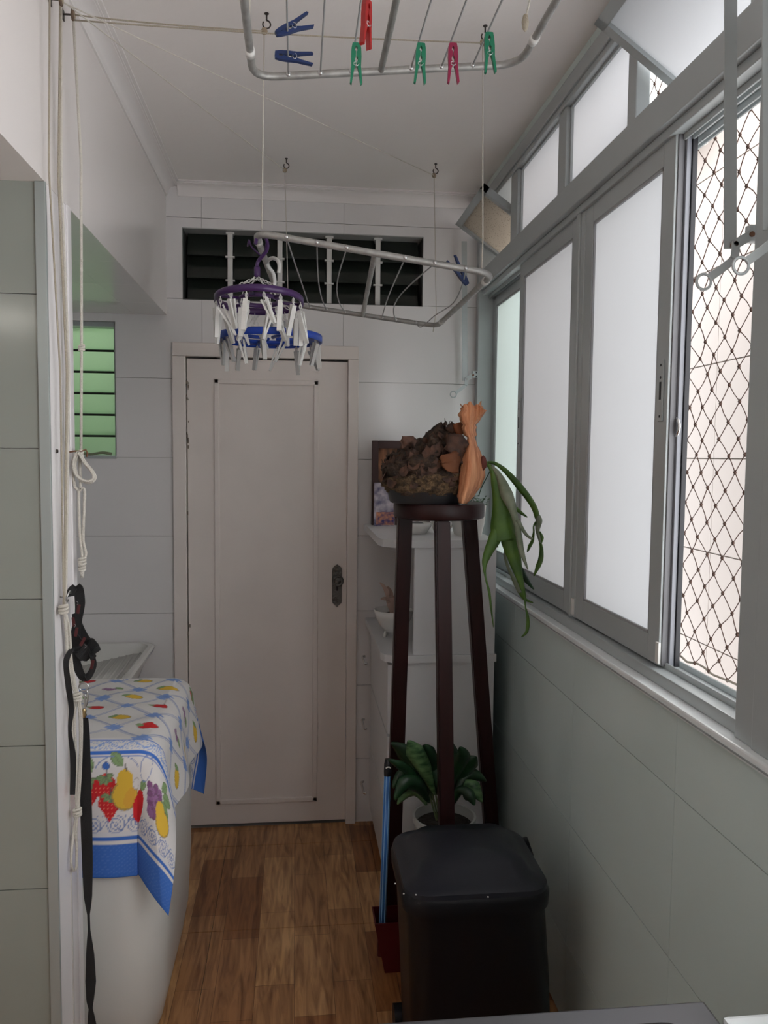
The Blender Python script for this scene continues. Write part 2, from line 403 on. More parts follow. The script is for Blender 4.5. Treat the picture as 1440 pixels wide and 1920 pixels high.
# corner strip on the partition's end
t4 = sthing('trim_1', (XL, YC1, 0))
bm = bm_new(); box(bm, XL-.012, XL, YC1, YC2, 0, BEAMZ, .002); obj('end_board', bm, STRIP, t4)
bm = bm_new(); box(bm, XL-.0215, XL+.002, YC1-.006, YC1+.004, 0, BEAMZ, .0015); obj('metal_corner_bead', bm, mat('bead_aluminium', (.38, .42, .41), .3, metal=.3), t4)
bm = bm_new(); box(bm, XL, XL+.004, YC2-.035, YC2-.001, 0, BEAMZ, .0015); obj('edge_strip', bm, STRIP, t4)
bm = bm_new(); box(bm, XL, XL+.003, YC1+.10, YC1+.104, 0, BEAMZ); obj('seam_bead', bm, mat('seam_bead_paint', (.56, .54, .52), .5), t4)  # thin bead line, darker than the end board

# cove mouldings
def cove(name, pts_prof, axis, a0, a1, m=PAINT):
    bm = bm_new(); prism(bm, pts_prof, axis, a0, a1); return struct(obj(name, bm, m, smooth='auto'))
def cove_prof(x, s):    # (horizontal, z) profile out of a wall at x, growing in direction s
    p = [(x, CEIL-.052), (x+s*.006, CEIL-.052), (x+s*.007, CEIL-.044)]
    for k in range(7):
        a = .5*PI*k/6; p.append((x+s*(.009+.034*(1-math.cos(a))), CEIL-.042+.032*math.sin(a)))
    p += [(x+s*.043, CEIL-.008), (x+s*.049, CEIL-.008), (x+s*.049, CEIL-.005), (x+s*.060, CEIL-.005), (x+s*.060, CEIL), (x, CEIL)]
    return p
COVE = mat('cove_plaster', (.86, .82, .80), .5)
cove('trim_2', cove_prof(XL, 1), 'y', KY, D, COVE)
cove('trim_3', cove_prof(D, -1), 'x', XL+.05, XR, COVE)

# door
dr = sthing('door_1', (-.12, D, 0))
fx0, fx1, fz = -.5276, .2764, 2.16
for nm, a in (('jamb', (fx0, fx0+.056, D-.022, D+.10, 0, fz-.058)), ('jamb', (fx1-.046, fx1, D-.022, D+.10, 0, fz-.058)), ('head_jamb', (fx0, fx1, D-.022, D+.10, fz-.058, fz))):
    bm = bm_new(); box(bm, *a, bev=.004); obj(nm, bm, DOORM, dr)
bm = bm_new(); box(bm, DOOR[0]+.002, DOOR[1]-.002, D+.001, D+.036, .012, DOOR[3]-.004, .002)
leaf = obj('door_leaf', bm, DOORM, dr)
px0, px1, pz0, pz1 = P(402, 900, Y=D).x, P(597, 900, Y=D).x, P(500, 1505, Y=D).z, P(500, 712, Y=D).z
for (a, b, c, d, nm) in ((px0, px1, pz1-.022, pz1, 'panel_moulding'), (px0, px1, pz0, pz0+.022, 'panel_moulding'), (px0, px0+.022, pz0, pz1, 'panel_moulding'), (px1-.022, px1, pz0, pz1, 'panel_moulding')):
    bm = bm_new(); box(bm, a, b, D-.008, D+.003, c, d, .004); obj(nm, bm, DOORM, leaf)
bm = bm_new()
for k in range(26):
    z = random.choice([random.uniform(1.72, 2.0), random.uniform(1.7, 2.0), random.uniform(1.0, 1.45), random.uniform(.2, 1.0)]); x = DOOR[0]+.003+random.uniform(-.004, .006); s = random.uniform(.002, .006)
    box(bm, x-s*.6, x+s*.6, D-.0022, D+.002, z-s*1.3, z+s*1.3)
o_ = obj('paint_chip', bm, CHIP, dr); o_['kind'] = 'stuff'
# lock: shaped plate with rosette knob
lx = P(632, 1095, Y=D).x; lzt, lzb = P(632, 1058, Y=D).z, P(632, 1138, Y=D).z; lz = P(634, 1087, Y=D).z
hw = .022; mid = (lzt+lzb)/2
pl = [(lx-hw, lzb+.03), (lx-hw*.9, lzb+.018), (lx-hw*.4, lzb+.010), (lx, lzb), (lx+hw*.4, lzb+.010), (lx+hw*.9, lzb+.018), (lx+hw, lzb+.03), (lx+hw, lzt-.03), (lx+hw*.9, lzt-.016), (lx+hw*.5, lzt-.008), (lx, lzt), (lx-hw*.5, lzt-.008), (lx-hw*.9, lzt-.016), (lx-hw, lzt-.03)]
bm = bm_new(); prism(bm, pl, 'y', D-.005, D+.002); lk = obj('lock_plate', bm, BRONZE, dr)
bm = bm_new()
for k in range(14):
    z = lzt-.012-.020*(k % 2) if k < 6 else lzb+.022+.01*(k % 3); x = lx+random.uniform(-.014, .014)
    lathe(bm, [(.0045, 0), (.003, .002), (0, .003)], (0, 0, 0), 8)
    for v in bm.verts[-17:]: v.co = Vector((v.co.x+x, D-.005-v.co.z, v.co.y+z))
obj('scroll_relief', bm, BRONZE, lk, True)
bm = bm_new()
lathe(bm, [(.009, 0), (.009, .02), (.024, .026), (.026, .032), (.024, .038), (.018, .039), (.016, .036), (.012, .036), (.010, .041), (.006, .043), (0, .042)], n=20)
for v in bm.verts: v.co = Vector((v.co.x+lx+.002, D-.004-v.co.z, v.co.y+lz))
obj('knob', bm, BRONZE, lk, True)
bm = bm_new(); box(bm, lx-.003, lx+.003, D-.0062, D-.003, mid-.022, mid-.006); lathe(bm, [(.0045, -.003), (.0045, .001), (0, .001)], n=10)
for v in bm.verts[-21:]: v.co = Vector((v.co.x+lx, D-.0045-v.co.z, v.co.y+mid-.006))
obj('keyhole', bm, BLACK, lk)

# vent above the door: dark glass louvres in five bays
w2 = sthing('window_2', (0, D, VENT[2]))
vx0, vx1, vz0, vz1 = VENT
mull = [P(x, 500, Y=D+.05).x for x in (432, 525, 617, 708)]
edges = [vx0, *mull, vx1]
for x in mull:
    bm = bm_new(); box(bm, x-.011, x+.011, D+.035, D+.055, vz0, vz1, .002)
    for z in (vz0+.095, vz0+.195): box(bm, x-.020, x+.020, D+.030, D+.05, z-.003, z+.003)
    box(bm, x-.018, x+.018, D+.032, D+.055, vz1-.012, vz1)
    obj('mullion', bm, WHITEP, w2)
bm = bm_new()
bm2_ = bm_new(); box(bm2_, vx0, vx1, D, D+.13, vz1-.004, vz1); obj('lintel', bm2_, mat('lintel_mid_grey', (.40, .40, .39), .5), w2)
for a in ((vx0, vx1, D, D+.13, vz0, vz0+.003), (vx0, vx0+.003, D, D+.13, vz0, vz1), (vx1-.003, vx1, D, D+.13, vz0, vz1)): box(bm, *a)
obj('reveal', bm, mat('reveal_near_black', (.08, .085, .08), .5), w2)  # recess sides and bottom near-black, top mid-grey
for a, b in zip(edges, edges[1:]):
    for k in range(3):
        zc = vz0+.055+k*.098
        bm = bm_new(); obox(bm, Vector(((a+b)/2, D+.062, zc)), Vector((1, 0, 0)), Vector((0, .42, .907)).normalized(), Vector((0, -.907, .42)).normalized(), (b-a)/2-.014, .058, .0025)
        obj('louvre_pane', bm, LOUV_D, w2)
# green louvres in the laundry niche
w3 = sthing('window_3', (-1.06, D, LOUV[2]))
lx0, lx1, lz0, lz1 = LOUV
for nm, a in (('frame', (lx0, lx0+.012, D+.02, D+.09, lz0, lz1)), ('frame', (lx1-.010, lx1, D+.02, D+.09, lz0, lz1)), ('head', (lx0, lx1, D+.02, D+.09, lz1-.02, lz1)), ('sill_strip', (lx0, lx1, D-.006, D+.09, lz0-.006, lz0+.008))):
    bm = bm_new(); box(bm, *a, bev=.002); obj(nm, bm, ALU, w3)
nb = 6
for k in range(nb):
    zc = lz0+.008+(lz1-lz0-.03)*(k+.5)/nb
    ay = Vector((0, .45, .893)).normalized(); az = Vector((0, -.893, .45)).normalized()
    bm = bm_new(); obox(bm, Vector(((lx0+lx1)/2, D+.06, zc)), Vector((1, 0, 0)), ay, az, (lx1-lx0)/2-.014, .060, .002)
    p_ = obj('louvre_pane', bm, LOUV_G, w3)
    bm = bm_new(); obox(bm, Vector(((lx0+lx1)/2, D+.06, zc))-ay*.060, Vector((1, 0, 0)), ay, az, (lx1-lx0)/2-.012, .0035, .0035)
    obj('pane_clip', bm, BLACK, p_)
bm = bm_new(); ribbon(bm, smooth_path([(lx1-.02, D+.0, lz0+.014), (lx1-.06, D-.004, lz0+.02), (lx1-.11, D+.002, lz0+.012), (lx1-.16, D-.004, lz0+.022)], 4), .02, .003, Vector((0, 1, .5)))
tag(obj('fabric_strip', bm, mat('sage_fabric', srgb(112, 116, 94), .9)), 'twisted sage green fabric strip lying on the louvre sill', 'fabric strip')

# rooms behind the two louvre windows
bm = bm_new()
for r_ in ((NX-.4, -.62, 5.2, 5.3, 0, 2.9), (NX-.5, NX-.4, D+.13, 5.3, 0, 2.9), (-.70, -.62, D+.13, 5.3, 0, 2.9), (NX-.5, -.62, D+.13, 5.3, 2.8, 2.9), (NX-.5, -.62, D+.13, 5.3, -.06, 0)): box(bm, *r_)
struct(obj('wall_back_room', bm, ROOMG))
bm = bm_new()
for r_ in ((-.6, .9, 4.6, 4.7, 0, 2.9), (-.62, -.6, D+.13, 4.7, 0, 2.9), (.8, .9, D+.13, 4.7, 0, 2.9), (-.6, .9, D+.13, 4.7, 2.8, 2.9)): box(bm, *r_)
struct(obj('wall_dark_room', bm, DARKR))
bl = thing('ceiling_lamp', 'unseen round white lamp added to light the green louvres from behind', 'lamp', (-1.2, 4.5, 2.8))  # unseen lamp, added so the louvre panes look lit from behind
bm = bm_new(); lathe(bm, [(0, -.05), (.10, -.04), (.13, -.01), (.13, 0)], (-1.2, 4.5, 2.8)); obj('shade', bm, emit('added_back_lamp_glow', (1, 1, .92), 22), bl, True)
# a fan of that room
fan = thing('ceiling_fan', 'pale ceiling fan seen through the green louvres', 'fan', (-1.15, 4.25, 2.35))
bm = bm_new(); tube(bm, [(-1.15, 4.25, 2.8), (-1.15, 4.25, 2.35)], .012); obj('rod', bm, WHITEP, fan)
bm = bm_new(); lathe(bm, [(0, -.06), (.06, -.05), (.08, 0), (.06, .05), (0, .06)], (-1.15, 4.25, 2.35)); obj('motor', bm, WHITEP, fan, True)
for k in range(3):
    a = k*2*PI/3+.5; bm = bm_new(); obox(bm, Vector((-1.15, 4.25, 2.34))+Vector((math.cos(a), math.sin(a), 0))*.3, Vector((math.cos(a), math.sin(a), 0)), Vector((-math.sin(a), math.cos(a), .15)), Vector((0, 0, 1)), .22, .05, .004); obj('blade', bm, WHITEP, fan)

# ------------------------------------------------------------------ the big window on the right
w1 = sthing('window_1', (XR, 2.4, 1.15))
Y0, Y1 = 1.22, D-.006
def wbox(nm, a, m=ALU, bev=.003, par=None):
    bm = bm_new(); box(bm, *a, bev=bev); return obj(nm, bm, m, par or w1)
bm = bm_new(); box(bm, XR-.018, XR+.155, Y0-.05, D-.001, 1.150, 1.172, .004); sl = obj('sill', bm, SILL, w1)
bm = bm_new(); box(bm, XR-.020, XR-.017, Y0-.05, D-.001, 1.156, 1.159); obj('sill_groove', bm, mat('sill_joint', (.30, .32, .33), .5), sl)
# main frame: bottom track, transom, head, jambs
wbox('bottom_track', (XR+.012, XR+.115, Y0, Y1, 1.172, 1.200))
wbox('track_rail', (XR+.045, XR+.050, Y0, Y1, 1.198, 1.214)); wbox('track_rail', (XR+.085, XR+.090, Y0, Y1, 1.198, 1.214))
TZ0, TZ1 = 2.392, 2.492
wbox('transom', (XR+.004, XR+.115, Y0, Y1, TZ0+.022, TZ1)); wbox('transom_lip', (XR+.020, XR+.115, Y0, Y1, TZ0, TZ0+.022))
for q_ in (.046, .062, .086, .100): wbox('head_track', (XR+q_, XR+q_+.005, Y0, Y1, TZ0-.014, TZ0+.002))
wbox('head', (XR+.004, XR+.115, Y0, Y1, 2.738, 2.775)); wbox('head_lip', (XR-.004, XR+.012, Y0, Y1, 2.755, 2.80))
wbox('jamb', (XR+.002, XR+.115, Y1-.045, Y1, 1.172, 2.775)); wbox('jamb', (XR+.002, XR+.115, Y0, 1.362, 1.172, TZ0+.03))
wbox('jamb_cover', (XR-.003, XR+.012, Y0, 1.30, 1.172, 2.775))
bays = [(3.532, 3.045), (2.955, 2.492), (2.420, 1.962), (1.912, 1.42), (1.36, 1.25)]
for a, b in ((3.045, 2.955), (2.492, 2.420), (1.962, 1.912), (1.42, 1.36)): wbox('upper_mullion', (XR+.010, XR+.046, b, a, TZ1, 2.738))
for a, b in bays[1:3] + bays[4:]:
    s = wbox('fixed_light', (XR+.030, XR+.036, b, a, TZ1-.002, 2.74), FROST_BRIGHT, 0)
    for q in ((b, b+.010, TZ1, 2.74), (a-.010, a, TZ1, 2.74), (b, a, TZ1, TZ1+.008), (b, a, 2.730, 2.74)):
        wbox('bead', (XR+.022, XR+.030, *q), ALU, .001, s)
def pivot_sash(ya, yb, glass):
    """centre-hung sash, top swung into the room"""
    piv = Vector((XR+.030, (ya+yb)/2, 2.612)); up = Vector((-.130, 0, .090)).normalized(); nn = Vector((0, 1, 0)).cross(up)
    H = .160; Wd = (yb-ya)/2; Ya = Vector((0, 1, 0))
    par = thing_part = bpy.data.objects.new('pivot_sash', None); C.objects.link(par); par.parent = w1; par.location = piv - Vector(w1.location)
    for c, hy, hu in ((piv+up*(H-.014), Wd, .014), (piv-up*(H-.014), Wd, .014), (piv+Ya*(Wd-.014), .014, H), (piv-Ya*(Wd-.014), .014, H)):
        bm = bm_new(); obox(bm, c, Ya, up, nn, hy, hu, .013); obj('rail', bm, ALU, par)
    bm = bm_new(); obox(bm, piv, Ya, up, nn, Wd-.02, H-.02, .003); obj('glass', bm, glass, par)
pivot_sash(3.05, 3.525, FROST_W); pivot_sash(1.43, 1.885, FROST_BRIGHT)
# sliding sashes
def slide(ya, yb, x, glass, zb=1.206, zt=2.404, st=.045):
    par = bpy.data.objects.new('sliding_sash', None); C.objects.link(par); par.parent = w1; par.location = Vector((x, (ya+yb)/2, zb)) - Vector(w1.location)
    for nm, q in (('stile', (ya, ya+st, zb, zt)), ('stile', (yb-st, yb, zb, zt)), ('bottom_rail', (ya+st, yb-st, zb, zb+.062)), ('top_rail', (ya+st, yb-st, zt-.062, zt))):
        bm = bm_new(); box(bm, x-.010, x+.010, *q, bev=.002); obj(nm, bm, ALU, par)
    bm = bm_new(); box(bm, x-.003, x+.003, ya+st-.004, yb-st+.004, zb+.058, zt-.058); obj('glass', bm, glass, par)
    bm = bm_new()
    for q in ((ya+st, ya+st+.007, zb+.062, zt-.062), (yb-st-.007, yb-st, zb+.062, zt-.062), (ya+st, yb-st, zb+.062, zb+.069), (ya+st, yb-st, zt-.069, zt-.062)): box(bm, x-.0085, x-.003, *q)
    obj('glazing_bead', bm, mat('bead_grey', (.34, .35, .36), .4), par)
    return par
XI, XO = XR+.040, XR+.080
s1 = slide(3.03, Y1-.042, XO, FROST_G)
s2 = slide(2.345, 2.965, XI, FROST, st=.05)
s3 = slide(1.735, 2.285, XI, FROST, st=.058)
wbox('interlock', (XI-.012, XI+.012, 2.288, 2.318, 1.205, 2.404)); wbox('interlock', (XI-.018, XI-.004, 2.318, 2.342, 1.205, 2.404))
def sash_hw(par, y, x, z0, z1):
    bm = bm_new(); box(bm, x-.0145, x-.010, y-.011, y+.011, z0, z1, .002); pl_ = obj('lock_plate', bm, ALU, par)
    bm = bm_new()
    for z in (z0+.012, z1-.012, z1-.04): lathe(bm, [(.003, 0), (.003, .001), (0, .001)], n=8)
    for i, z in enumerate((z0+.012, z1-.012, z1-.04)):
        for v in list(bm.verts)[i*17:(i+1)*17]: v.co = Vector((x-.0145-v.co.z, y+v.co.x, z+v.co.y))
    box(bm, x-.0155, x-.014, y-.004, y+.004, (z0+z1)/2-.02, (z0+z1)/2+.02)
    obj('screw', bm, RUBBER, pl_)
sash_hw(s3, 1.762, XI, 1.765, 1.905); sash_hw(s2, 2.93, XI, 1.72, 1.90)
# edge of the parked sash with its seal and the latch hook
for xa_, xb_, ya_, m_ in ((XI-.004, XI+.010, 1.731, mat('grey_seal', (.16, .16, .17), .5)), (XI+.011, XI+.022, 1.724, mat('blue_grey_profile', (.24, .25, .28), .3)), (XI+.0225, XI+.034, 1.720, RUBBER)):
    bm = bm_new(); box(bm, xa_, xb_, ya_, 1.737, 1.206, 2.404, .001); obj('seal', bm, m_, s3)
bm = bm_new(); tube(bm, [(XI+.012, 1.734-.016*math.sin(a), 1.752+.020*math.cos(a)) for a in np.linspace(0, PI, 9)], .004, 8); obj('latch_hook', bm, CHROME, s3, True)
for y in (2.297, 1.727):
    bm = bm_new(); box(bm, XI-.018, XI-.012, y-.006, y+.010, 1.214, 1.262, .001); obj('guide_block', bm, WHITEP, w1)

# open window added out of view to let extra daylight in
w4 = sthing('added_window', (XR, -.1, 1.15))
for nm, a in (('sill', (XR-.018, XR+.155, ADDED_WIN[0], ADDED_WIN[1], 1.150, 1.172)), ('head', (XR+.004, XR+.115, ADDED_WIN[0], ADDED_WIN[1], 2.738, 2.775)), ('transom', (XR+.004, XR+.115, ADDED_WIN[0], ADDED_WIN[1], TZ0, TZ1)),
              ('jamb', (XR+.004, XR+.115, ADDED_WIN[0], ADDED_WIN[0]+.04, 1.172, 2.738)), ('jamb', (XR+.004, XR+.115, ADDED_WIN[1]-.04, ADDED_WIN[1], 1.172, 2.738)), ('stile', (XR+.03, XR+.06, -.80, -.76, 1.172, TZ0))):
    bm = bm_new(); box(bm, *a, bev=.003); obj(nm, bm, SILL if nm == 'sill' else ALU, w4)
bm = bm_new(); box(bm, XR+.042, XR+.048, ADDED_WIN[0]+.04, -.80, 1.172, TZ0); obj('glass', bm, FROST, w4)
for k in range(4):
    ya = ADDED_WIN[0]+.04+k*.59; bm = bm_new(); box(bm, XR+.055, XR+.060, ya+.02, ya+.57, TZ1, 2.738); obj('glass', bm, FROST, w4)
    bm = bm_new(); box(bm, XR+.01, XR+.105, ya+.565, ya+.605, TZ1, 2.738); obj('upper_mullion', bm, ALU, w4)

# opening levers
def lever(label, pv, top, near):
    """flat rod down from a pivot sash to a ring-handled lever that stands into the room"""
    pv = Vector(pv); t = thing('window_lever', label, 'window lever', pv); q = lambda x, z, y=0: pv+Vector((x, y, z))
    FX = Vector((1, 0, 0)); FZ = Vector((0, 0, 1))
    bm = bm_new(); ribbon(bm, [q(-.004, -.006, .005), Vector(top)+Vector((0, .005, 0))], .023, .003, FX); obj('rod', bm, ALU, t)
    bm = bm_new(); box(bm, pv.x+.026, pv.x+.050, pv.y-.006, pv.y+.012, pv.z+.006, pv.z+.036, .003); br = obj('bracket', bm, ALU, t)
    for dz in (.013, .029):
        bm = bm_new(); tube(bm, [q(.044, dz, -.008), q(.044, dz, 0)], .0035, 8); obj('screw', bm, RUBBER, br)
    bm = bm_new(); ribbon(bm, [q(.034, .020, -.003), q(-.001, -.001, -.003)], .017, .004, FZ); obj('link', bm, ALU, t)
    for x, z in ((.030, .018), (0, 0)):
        bm = bm_new(); tube(bm, [q(x, z, -.008), q(x, z, .008)], .0048, 10); obj('rivet', bm, RUST, t)
    for nm, pts in (('handle_arm', [q(0, .004, -.006), q(0, -.014, -.006), q(-.003, -.026, -.006), q(-.016, -.038, -.006), q(-.046, -.060, -.006)]),):
        bm = bm_new(); ribbon(bm, smooth_path(pts, 4), .014, .004, Vector((.75, 0, -.65)) if False else Vector((.6, 0, .8))); obj(nm, bm, ALU, t)
    c = q(-.057, -.068, -.006)
    bm = bm_new(); tube(bm, [c+Vector((.0135*math.cos(a), 0, .0135*math.sin(a))) for a in np.linspace(0, 2*PI, 25)[:-1]], .0026, 8, closed=True); obj('finger_ring', bm, ALU, t, True)
    return t
lever('white window lever with ring handle hanging in front of the safety net', P(1376, 459, Y=1.385), P(1373, -120, Y=1.385), 0)
lever('white window lever with ring handle on the wide window post', P(1450, 423, Y=1.27), P(1445, -120, Y=1.27), 0)
lever('white window lever with ring handle beside the far wall', P(874, 711, Y=3.50), P(871, 452, Y=3.50), 0)

# safety net outside
def net():
    t = thing('safety_net', 'brown diamond mesh safety net stretched outside the window', 'net', (XR+.17, 2.4, 1.18))
    x = XR+.165; pw, ph = .0755, .0775; rows = 22; cols = 31; ys = 1.22; zs = 1.185
    bmw = bm_new(); bmk = bm_new(); rng = random.Random(3)
    K = {}
    for j in range(2*rows+1):
        for i in range(cols+1):
            y = ys+(i+(.5 if j % 2 else 0))*pw; z = zs+j*ph/2
            K[i, j] = Vector((x+rng.uniform(-.004, .004), y+rng.uniform(-.004, .004), z+rng.uniform(-.003, .003)))
    for j in range(2*rows):
        for i in range(cols+1):
            a = K[i, j]
            for ii in ((i, i-1) if j % 2 == 0 else (i+1, i)):
                if 0 <= ii <= cols:
                    b = K[ii, j+1]; mdp = (a+b)/2 + Vector((0, rng.uniform(-.003, .003), rng.uniform(-.002, .002)))
                    tube(bmw, [a, mdp, b], .0013, 4, caps=False)
    for k_, p in K.items():
        tube(bmk, [p-Vector((0, .001, .005)), p+Vector((0, 0, 0)), p+Vector((0, .001, .005))], [.002, .0042, .002], 5)
    a = obj('mesh_cord', bmw, NETM, t); a['kind'] = 'stuff'
    b = obj('knot', bmk, NETM, t, True); b['kind'] = 'stuff'
    bm = bm_new(); tube(bm, [(x+.004*math.sin(y*60), y, zs+.004*math.sin(y*43)) for y in np.linspace(ys, ys+cols*pw, 60)], .0028, 6); obj('border_cord', bm, mat('net_border', srgb(120, 112, 100), .9), t)
net()

# outside: light shaft
OX = 2.0
wo = sthing('wall_opposite', (OX, 3.5, 0))
bm = bm_new(); box(bm, OX+.01, OX+.2, 1.7, 5.3, -3, 4.6); obj('masonry', bm, OUTG, wo)
bm = bm_new()
for r_ in rects_minus(1.7, 5.3, -3, 4.6, [(2.6, 5.3, -.8, 4.0)]): slab(bm, 'x', OX+.01, OX, *r_)
obj('render_coat', bm, OUTW, wo)
tiles(wo, 'x', OX+.01, -.01, 2.6, 5.3, -.8, 4.0, 2.35, .66, 1.684-.456*6, .456, [], OUTW, gap=.006)
bm = bm_new(); box(bm, XR+.17, OX+.2, 1.7, 5.3, -3.1, -3); struct(obj('wall_shaft_floor', bm, OUTF))
ac = thing('air_conditioner', 'white outdoor air conditioner unit on the building across the shaft', 'air conditioner', (1.83, 4.1, 3.25))
bm = bm_new(); box(bm, 1.68, 1.99, 3.75, 4.5, 3.25, 3.8, .01); obj('casing', bm, WHITEP, ac)
bm = bm_new(); tube(bm, [Vector((1.845+.13*math.cos(a), 3.748, 3.53+.13*math.sin(a))) for a in np.linspace(0, 2*PI, 25)[:-1]], .006, 6, True)
for k in range(4):
    rr = .03+.03*k; tube(bm, [Vector((1.845+rr*math.cos(a), 3.744, 3.53+rr*math.sin(a))) for a in np.linspace(0, 2*PI, 25)[:-1]], .003, 5, True)
obj('fan_grille', bm, mat('grille_grey', (.2, .2, .2), .5), ac)
for y in (3.85, 4.4):
    bm = bm_new(); box(bm, 1.70, 2.0, y-.015, y+.015, 3.22, 3.25); box(bm, 1.97, 2.0, y-.015, y+.015, 3.25, 3.6); obj('bracket', bm, WHITEP, ac)

# kitchen lamp behind the camera
kl = thing('ceiling_lamp', 'round white ceiling lamp of the kitchen behind the partition', 'lamp', (-1.25, .1, BEAMZ))
bm = bm_new(); lathe(bm, [(0, -.055), (.10, -.048), (.14, -.02), (.14, 0)], (-1.25, .1, BEAMZ), 28); obj('shade', bm, emit('kitchen_lamp_glow', (1, .95, .86), LAMP_POWER), kl, True)

# ------------------------------------------------------------------ ceiling drying racks
def round_quad(c, r=.05, n=6):
    out = []; m = len(c)
    for i in range(m):
        p, a, b = Vector(c[i]), Vector(c[i-1]), Vector(c[(i+1) % m])
        d1, d2 = (a-p).normalized()*r, (b-p).normalized()*r
        for k in range(n+1):
            t = k/n; out.append((p+d1)*(1-t)**2 + p*2*t*(1-t) + (p+d2)*t*t)
    return out
def rack(label, NL, NR, FR, FL, wires, bar, r=.0085):
    NL, NR, FR, FL = map(Vector, (NL, NR, FR, FL))
    t = thing('drying_rack', label, 'drying rack', (NL+NR+FR+FL)/4)
    bm = bm_new(); tube(bm, round_quad([NL, NR, FR, FL], .06), r, 10, closed=True); obj('tube_frame', bm, TUBE, t, True)
    bm = bm_new(); tube(bm, [NL.lerp(NR, bar[0]), FL.lerp(FR, bar[1])], r*.85, 10); obj('centre_bar', bm, TUBE, t, True)
    for a, b in ((NL, FL), (NR, FR)):
        for q in (.10, .88):
            d = (b-a); p = a+d*q; bm = bm_new(); tube(bm, [p-d.normalized()*.012, p+d.normalized()*.012], r*1.25, 12); obj('collar', bm, WHITEP, t, True)
    for wv in wires:
        a = NL.lerp(NR, wv[0]); b = FL.lerp(FR, wv[1]); sag = wv[2]; side = wv[3] if len(wv) > 3 else 0
        pts = [a.lerp(b, k/10) + Vector((side*math.sin(PI*k/10), 0, -sag*4*(k/10)*(1-k/10))) for k in range(11)]
        if len(wv) > 4: pts = smooth_path([a]+[Vector(p) for p in wv[4]]+[b], 6)
        bm = bm_new(); tube(bm, pts, .0021, 6); obj('wire', bm, WIRE, t, True)
        for p in (a, b):
            bm = bm_new(); lathe(bm, [(.0055, -.001), (.0055, .002), (.003, .004), (0, .0045)], (0, 0, 0), 10)
            for v in bm.verts: v.co = Vector((p.x+v.co.x, p.y-(r-.0005)-v.co.z, p.z+v.co.y))
            obj('rivet', bm, STEEL, t, True)
    return t
R1 = dict(NL=(-.104, 1.02, 2.585), NR=(.545, 1.02, 2.64), FR=(.535, 1.955, 2.625), FL=(-.100, 1.955, 2.556))
def wx(x, a=-.100, b=.535): return (x-a)/(b-a)
rack('aluminium ceiling drying rack holding most of the clothespins', R1['NL'], R1['NR'], R1['FR'], R1['FL'],
     [(wx(x), wx(x), 0) for x in (-.018, .056, .128, .270, .343, .418)], (wx(.199), wx(.199)), .0088)
R2 = dict(NL=(-.110, 2.24, 2.280), NR=(.545, 2.22, 2.188), FR=(.560, 3.2, 2.200), FL=(-.055, 3.2, 2.272))
def w2n(x): return (x+.110)/.655
def w2f(x): return (x+.055)/.615
rack('aluminium drying rack with slack bent wires and two peg hangers on it', R2['NL'], R2['NR'], R2['FR'], R2['FL'],
     [(w2n(-.025), w2f(.055), .03, .01), (w2n(.057), w2f(.12), .02, -.01), (w2n(.138), w2f(.193), .015, -.03), (w2n(.298), w2f(.339), .01, -.01), (w2n(.380), w2f(.394), .012, -.05),
      (w2n(.466), w2f(.475), .03, .02, [P(868, 530, Y=2.4), P(850, 568, Y=2.7), P(815, 592, Y=3.0), P(790, 613, Y=3.17)])], (w2n(.215), w2f(.263)), .0095)

# clothespins: two legs and a spring, jaws up (local +Z), lying in the XZ plane
def peg_meshes(L=.088):
    k = L/.088
    leg = [(.0008, 0), (.0075, .001), (.0092, .012), (.0095, .030), (.0085, .050), (.0105, .085), (.0072, .088), (.0040, .060), (.0012, .046), (.0012, .041), (.0032, .037), (.0032, .032), (.0010, .028), (.0010, .019), (.0030, .016), (.0030, .011), (.0008, .007)]
    return [(x*k*1.22, -(z-.012)*k) for x, z in leg]
PEG_L = peg_meshes()
def peg(label, m, jaw, ang, yaw=0, pitch=0, open_=.02, group=None, s=1.0):
    t = thing('clothespin', label, 'clothespin', jaw, group); t.rotation_euler = (pitch, ang, yaw); t.scale = (s, s, s)
    for sg in (1, -1):
        bm = bm_new(); prism(bm, [(sg*x, z) for x, z in PEG_L], 'y', -.005, .005)
        bmesh.ops.rotate(bm, verts=bm.verts[:], cent=(0, 0, -.032), matrix=Matrix.Rotation(-sg*open_, 3, 'Y'))
        obj('leg', bm, m, t, local=True)
    bm = bm_new(); tube(bm, [(.006*math.cos(k*.9), -.006+.0003*k, -.033-.0045*math.sin(k*.9)) for k in range(40)], .0009, 5); obj('spring', bm, STEEL, t, True, local=True)
    return t
G1 = 'pegs on the ceiling rack'
def wp(x, y, X): return P(x, y, X=X)
def onw(X, Yp): return Vector((X, Yp, 2.560+.065*(X+.1)/.635))
